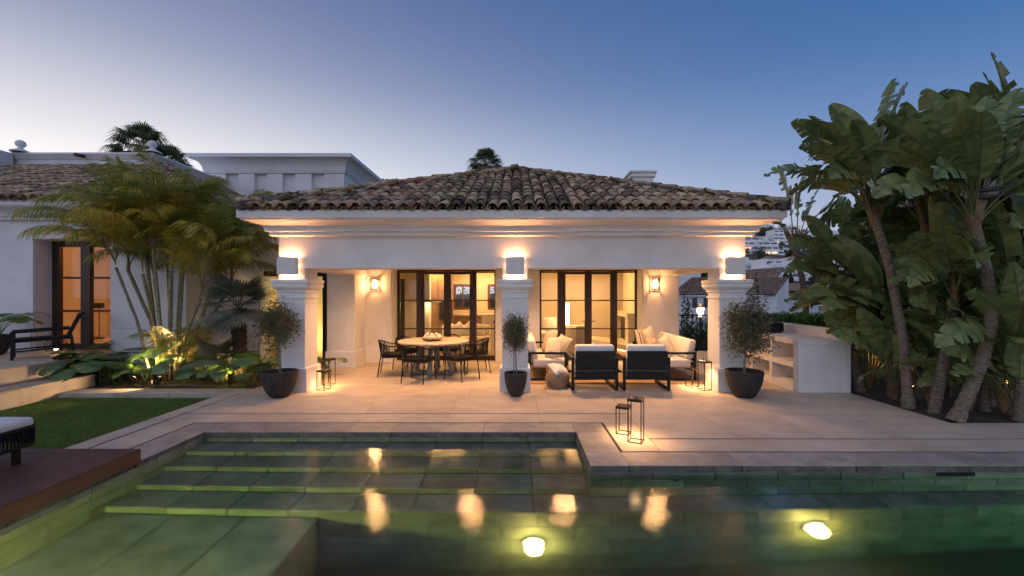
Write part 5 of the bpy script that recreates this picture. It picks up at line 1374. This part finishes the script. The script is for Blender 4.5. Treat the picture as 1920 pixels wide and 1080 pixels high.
# neighbouring houses
def prism_house(t, A, E, ext, zb, wall_m, ridge_th=.12, n_rows=9, n_cols=14):
    """gable points A (apex) and E (eave) at the front, extruded by ext; tiled slope between"""
    A, E, ext = Vector(A), Vector(E), Vector(ext)
    Ab, Eb = A+ext, E+ext
    b = MB(); lo = lambda p: Vector((p.x, p.y, zb))
    b.add([E, A, lo(A), lo(E), Eb, Ab, lo(Ab), lo(Eb)], [(0,1,2,3)[::-1], (4,5,6,7), (0,3,7,4), (1,5,6,2)]); b.build('wall', wall_m, t)
    n = (A-E).cross(ext); n.normalize(); n = n if n.z > 0 else -n
    o = (E-A).normalized()*.35
    rb = MB(); E2, Eb2 = E+o-ext.normalized()*.15, Eb+o; A2 = A-ext.normalized()*.15
    rb.add([E2+n*.05, A2+n*.05, Ab+n*.05, Eb2+n*.05, E2-n*.05, A2-n*.05, Ab-n*.05, Eb2-n*.05], [(0,1,2,3), (7,6,5,4), (0,4,5,1), (1,5,6,2), (2,6,7,3), (3,7,4,0)])
    rf = rb.build('roof', mortar, t)
    tl = MB(); L = (A2-E2).length; u = (A2-E2)/L; ev = (Eb2-E2); Le = ev.length; ev = ev/Le; nc = int(Le/.26); nr = int(L/.42)
    for c in range(nc):
        for k in range(nr):
            p0 = E2 + ev*(.13+c*.26) + u*(k*.42) + n*(.06+.012); p1 = p0 + u*.46 - n*.012
            w_ = ev*.105; tl.add([p0-w_, p0+n*.085, p0+w_, p1+w_*.85, p1+n*.07, p1-w_*.85], [(0,1,4,5), (1,2,3,4), (0,2,1)])
    f = tl.build('roof_tile_field', roofbrown, rf); f['kind'] = 'stuff'
roofbrown = leafmat('brown_roof_tile', (.20, .12, .085), (.30, .19, .14), (.36, .25, .18), rough=.9, trans=.0)
hs = thing('neighbour_house', 'white neighbouring house with a steep brown tiled roof below the plot', 'house')
A_, E_ = at(1467, 502, 40), at(1427, 557, 38); prism_house(hs, A_, E_, (-2.4, 8.0, 0), -5.5, stucco_old)
def on_line(u, z):                                     # point on the gable wall
    p = E_.lerp(A_, u); return Vector((p.x, p.y, z))
g0, g1 = E_, A_; gd = Vector((A_.x-E_.x, A_.y-E_.y, 0)).normalized(); gn = Vector((gd.y, -gd.x, 0))
def on_wall(name, u, z0, z1, wid, m, d=.06):
    p = on_line(u, 0); b = MB(); q = p + gn*d
    b.add([q-gd*wid+Vector((0,0,z0)), q+gd*wid+Vector((0,0,z0)), q+gd*wid+Vector((0,0,z1)), q-gd*wid+Vector((0,0,z1)), p-gd*wid+Vector((0,0,z0)), p+gd*wid+Vector((0,0,z0)), p+gd*wid+Vector((0,0,z1)), p-gd*wid+Vector((0,0,z1))], [(0,1,2,3), (4,0,3,7), (1,5,6,2), (3,2,6,7), (4,5,1,0)])
    b.build(name, m, hs)
shutter = surf('pale_shutter', (.45, .50, .56), (.52, .56, .62), 2, .7)
on_wall('window', .22, .35, .75, .12, farglass); on_wall('shutter', .58, -1.6, .75, .55, shutter)
MB().box(21.0, 23.2, 37.2, 37.28, -1.2, -.15).build('balcony_panel', shutter, hs)
hs2 = thing('low_neighbour_house', 'white neighbouring house with a low brown roof and two small windows', 'house')
Yh = 35
prism_house(hs2, at(1300, 521, Yh+3), at(1262, 550, Yh), (0, 0, 0) if False else (8.5, 0, 0), -5.5, stucco_old)
xw = PX(1285, Yh); MB().box(PX(1262, Yh), PX(1430, Yh), Yh-.06, Yh+.5, -5.5, PZ(551, Yh)).build('front_wall', stucco_old, hs2); MB().box(PX(1260, Yh), PX(1431, Yh), Yh-.22, Yh, PZ(556, Yh), PZ(550, Yh)).build('cornice', stucco_old, hs2)
for px in (1302, 1323, 1345, 1368): MB().box(PX(px, Yh)-.2, PX(px, Yh)+.2, Yh-.09, Yh-.061, PZ(577, Yh), PZ(558, Yh)).build('window', farglass, hs2)
MB().box(PX(1268, 44), PX(1314, 44), 44, 46, -5, PZ(512, 44)).build('tower', stucco_old, hs2)
hs3 = thing('villa', 'white villa with brown roofs and a pale awning half hidden by leaves', 'house')
Yv = 46
MB().box(PX(1462, Yv), PX(1680, Yv), Yv, Yv+6, -5.5, PZ(552, Yv)).build('wall', stucco_old, hs3)
for a_, b_, top, y_ in ((1466, 1492, 524, 545), (1487, 1540, 530, 550), (1560, 1680, 528, 552)):
    xa, xb = PX(a_, Yv), PX(b_, Yv); z0, z1 = PZ(y_, Yv), PZ(top, Yv)
    MB().add([(xa-.2, Yv-.4, z0), (xb+.2, Yv-.4, z0), (xb-.4, Yv+2.5, z1), (xa+.1, Yv+2.5, z1), (xa-.2, Yv+5, z0), (xb+.2, Yv+5, z0)], [(0,1,2,3), (3,2,5,4), (0,3,4), (1,5,2)]).build('roof', roofbrown, hs3)
for a_ in (1473, 1490, 1520, 1600): MB().box(PX(a_, Yv), PX(a_+12, Yv), Yv-.05, Yv-.002, PZ(582, Yv), PZ(560, Yv)).build('window', shutter, hs3)
MB().add([(PX(1494, Yv), Yv-1, PZ(562, Yv)), (PX(1515, Yv), Yv-1, PZ(562, Yv)), (PX(1515, Yv), Yv-.01, PZ(556, Yv)), (PX(1494, Yv), Yv-.01, PZ(556, Yv)), (PX(1494, Yv), Yv-1, PZ(565, Yv)), (PX(1515, Yv), Yv-1, PZ(565, Yv))], [(0,1,2,3), (4,5,1,0)]).build('awning', creamfab, hs3)
MB().box(PX(1433, 36), PX(1570, 36), 36, 36.1, -1.2, PZ(582, 36)).build('terrace_rail', shutter, hs3)

# apartment blocks on the hillside
apart_white = surf('apartment_white', (.74, .75, .78), (.82, .83, .85), .15, .85, seed=True)
_unit = {}
def unit_box(m):
    if m.name not in _unit: _unit[m.name] = MB().box(-.5, .5, -.5, .5, 0, 1).mesh('unit', m)
    return _unit[m.name]
def ubox(name, m, parent, x0, x1, y0, y1, z0, z1):
    return link(unit_box(m), name, parent, ((x0+x1)/2, (y0+y1)/2, z0), (0, 0, 0), (x1-x0, y1-y0, z1-z0))
def apartment(label, Y, px0, px1, py_top, py_bot, seed, fh=3.0, rz=0, taper=.6):
    r = random.Random(seed); x0, x1 = PX(px0, Y), PX(px1, Y); z0, z1 = PZ(py_bot, Y), PZ(py_top, Y)
    t = thing('apartment_block', label, 'apartment building', ((x0+x1)/2, Y, z0), rz, 'white terraced apartment blocks on the hillside')
    W_ = x1-x0; nf = max(2, int((z1-z0)/fh)); fh = (z1-z0)/nf
    for k in range(nf):
        f_ = k/nf; wl = W_*(1-(taper*f_**1.4)*r.uniform(.8, 1.1)); xo = (W_-wl)*r.uniform(-.2, .2); d0 = k*fh*.55
        xa, xb = -wl/2+xo, wl/2+xo
        ubox('storey', apart_white, t, xa, xb, d0+1.6, d0+14, k*fh-(4 if k == 0 else 0), (k+1)*fh)
        ubox('balcony', apart_white, t, xa, xb, d0, d0+.25, k*fh-.35, k*fh+1.05)
        ubox('floor_slab', apart_white, t, xa, xb, d0+.26, d0+1.59, k*fh-.35, k*fh)
        n = max(2, int(wl/4.6))
        for i in range(n):
            a = xa + wl*i/n; b = xa + wl*(i+1)/n
            ubox('pier', apart_white, t, a-.25, a+.25, d0+.3, d0+1.58, k*fh+.002, (k+1)*fh-.36)
            lit = r.random() < .07
            ubox('window', wind_emit if lit else farglass, t, a+.6, b-.5, d0+1.5, d0+1.599, k*fh+.05, k*fh+fh*.66)
        if r.random() < .55:
            cw = r.uniform(2.5, 5); cxx = r.uniform(xa+cw, xb-cw) if xb-xa > 3*cw else (xa+xb)/2
            ubox('stair_tower', apart_white, t, cxx-cw/2, cxx+cw/2, d0+1.0, d0+8, (k+1)*fh, (k+1)*fh+r.uniform(1.2, 2.6))
    rw = wl*.6
    MB().add([(xo-rw/2, d0+1, nf*fh), (xo+rw/2, d0+1, nf*fh), (xo+rw/2, d0+11, nf*fh), (xo-rw/2, d0+11, nf*fh), (xo-rw/4, d0+6, nf*fh+1.6), (xo+rw/4, d0+6, nf*fh+1.6)], [(0,1,5,4), (1,2,5), (2,3,4,5), (3,0,4)]).build('roof', roofbrown, t)
apartment('broad five storey white terraced block stepping up above the tiled house', 300, 1385, 1478, 440, 487, 1)
apartment('upper white block near the wooded hilltop', 390, 1452, 1520, 428, 457, 2, taper=.45)
apartment('white block with brown roofs directly above the villa', 205, 1440, 1490, 483, 530, 3, fh=3.2, taper=.55)
apartment('white block with lit rooms beside the one above the villa', 215, 1490, 1550, 480, 536, 4, fh=3.2, taper=.4)
apartment('long white block on the upper slope behind the thin strelitzia', 380, 1515, 1590, 430, 458, 5, taper=.4)
apartment('white block with glowing rooms behind the broad leaves', 290, 1560, 1640, 455, 500, 6, taper=.4)
apartment('white block at the shoulder of the hill', 400, 1590, 1665, 428, 470, 7, taper=.5)
apartment('small white block lower on the slope behind the leaves', 220, 1560, 1625, 500, 540, 8, taper=.4)
apartment('tiny white block at the foot of the hill next to the column', 230, 1390, 1412, 488, 506, 9, taper=.2)
apartment('white block at the far end of the slope beyond the leaves', 330, 1660, 1720, 455, 495, 10, taper=.4)
apartment('small white block just over the column lantern roofs', 245, 1396, 1442, 494, 520, 11, taper=.4)
apartment('white block between the broad block and the long upper block', 335, 1478, 1525, 458, 482, 12, taper=.4)
# trees and bushes of the slope (uncountable mass)
cl_ = []
rs = np.random.RandomState(9)
for i in range(620):
    Y = rs.uniform(170, 520); tt = rs.uniform(.42, .98); x = tt*Y
    up = Y > 405
    if not up and rs.rand() < .45: continue
    h_ = rs.uniform(3, 6.5) if not up else rs.uniform(6, 12)
    cl_.append(clumpy(120 if not up else 150, (x, Y, terrain_h(x, Y)+h_*.45), (h_*.55, h_*.55, h_*.6), 8, .5, rs))
P = np.concatenate(cl_)
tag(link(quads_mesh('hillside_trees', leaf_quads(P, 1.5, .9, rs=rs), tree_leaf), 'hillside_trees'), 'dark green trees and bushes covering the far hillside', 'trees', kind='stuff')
def cypress(px, Y, py0, py1, label):
    t = thing('cypress', label, 'tree', (PX(px, Y), Y, PZ(py1, Y)-1)); h_ = PZ(py0, Y)-PZ(py1, Y)+1
    MB().tube([(0, 0, 0), (0, 0, h_*.8)], [.12, .03], 6).build('trunk', bark, t)
    k = 1500; u = nrs.uniform(.04, 1, k); a_ = nrs.uniform(0, 2*PI, k); rr_ = h_*.16*np.sin(PI*np.minimum(1, u*.9+.1))**.8*np.sqrt(nrs.uniform(.2, 1, k))
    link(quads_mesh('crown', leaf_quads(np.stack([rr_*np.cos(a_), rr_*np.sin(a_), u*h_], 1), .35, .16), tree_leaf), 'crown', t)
cypress(1473, 60, 510, 545, 'dark cypress right beside the steep roofed house'); cypress(1482, 62, 512, 548, 'dark cypress standing apart from the steep roofed house'); cypress(1319, 50, 510, 530, 'dark tree top showing behind the low neighbour roof')
# garden behind the kitchen windows
shrub((-1.6, 18.5, -.2), (2.0, .8, 1.15), 2600, 'round bush behind the kitchen windows', hedge_leaf, .14, .06)
t = thing('window_garden_lamp', 'small garden lamp behind the kitchen', 'garden lamp', (-1.4, 17.3, -.2))
MB().tube([(0, 0, 0), (0, 0, .3)], .03, 8).build('post', blackmetal, t); MB().lathe([(.05, .3), (.05, .36), (.001, .38)], 10).build('glass', warm_emit, t); lamp('POINT', 'light', t, (0, 0, .5), 5, (1, .8, .5), .06)
MM_ = (.35, .35, .3)
strelitzia([PT(1745, 772, 7.0), PT(1745, 690, 7.0)], R(-30), 9, 'dense strelitzia shoots between the slim and curved trunks', 32, .75, .06, mix=MM_, nfl=1)
strelitzia([PT(1880, 760, 7.2), PT(1890, 680, 7.2)], R(10), 10, 'broad strelitzia shoots behind the paving corner lantern glow', 33, .85, .06, mix=MM_, nfl=0)
strelitzia([PT(1640, 720, 8.3), PT(1645, 620, 8.3)], R(-15), 9, 'dark strelitzia shoots against the counter ledge corner', 34, .85, .07, mix=MM_, nfl=0)
strelitzia([PT(1930, 700, 8.4), PT(1935, 520, 8.4)], R(0), 12, 'tall leafy strelitzia closing the far corner of the bed', 35, 1.0, .08, nfl=1)
for lb, pa, pb_, Y, fan, n, sd, q in (
    ('broad leaved strelitzia hanging over the paving edge by the curved trunk', (1845, 770), (1850, 700), 6.6, R(15), 10, 41, .8),
    ('strelitzia thicket with drooping leaves left of the slim trunk', (1672, 745), (1672, 640), 7.5, R(-10), 11, 42, .85),
    ('strelitzia thicket with drooping leaves at the far paving corner', (1900, 780), (1905, 600), 6.4, R(-20), 12, 43, .85),
    ('strelitzia with a mid height crown tucked behind the upright dark trunk', (1770, 730), (1765, 480), 8.0, R(15), 13, 44, .95),
    ('high crowned strelitzia rising behind the curved trunk', (1860, 710), (1850, 395), 7.6, R(10), 14, 46, .85),
    ('dense low strelitzia screen behind the two thick trunks', (1790, 720), (1790, 650), 7.8, R(0), 12, 47, .95),
    ('dense low strelitzia screen behind the slim trunk', (1705, 735), (1705, 650), 7.9, R(20), 12, 48, .95)):
    strelitzia([PT(*pa, Y), PT(*pb_, Y)], fan, n, lb, sd, q, .07, mix=(.25, .35, .4), nfl=1)
for lb, pa, Y, fan, n, sd, q in (
    ('upright strelitzia sucker close behind the slim trunk base', (1672, 752), 7.3, R(20), 7, 61, .72),
    ('upright strelitzia sucker at the base of the upright dark trunk', (1742, 765), 7.0, R(-15), 7, 62, .72),
    ('upright strelitzia sucker behind the foot of the curved trunk', (1815, 770), 6.6, R(10), 7, 63, .7),
    ('upright strelitzia sucker in the gap past the curved trunk', (1880, 775), 6.45, R(-25), 7, 64, .7),
    ('upright strelitzia sucker touching the counter ledge', (1625, 728), 8.0, R(0), 6, 65, .75),
    ('upright strelitzia sucker at the paving corner edge', (1905, 786), 6.15, R(15), 6, 66, .62),
    ('upright strelitzia sucker deep between the shaded trunks', (1775, 745), 7.5, R(35), 8, 67, .85)):
    strelitzia([PT(*pa, Y), PT(pa[0]+4, pa[1]-14, Y)], fan, n, lb, sd, q, .05, mix=(.62, .3, .08), nfl=0)
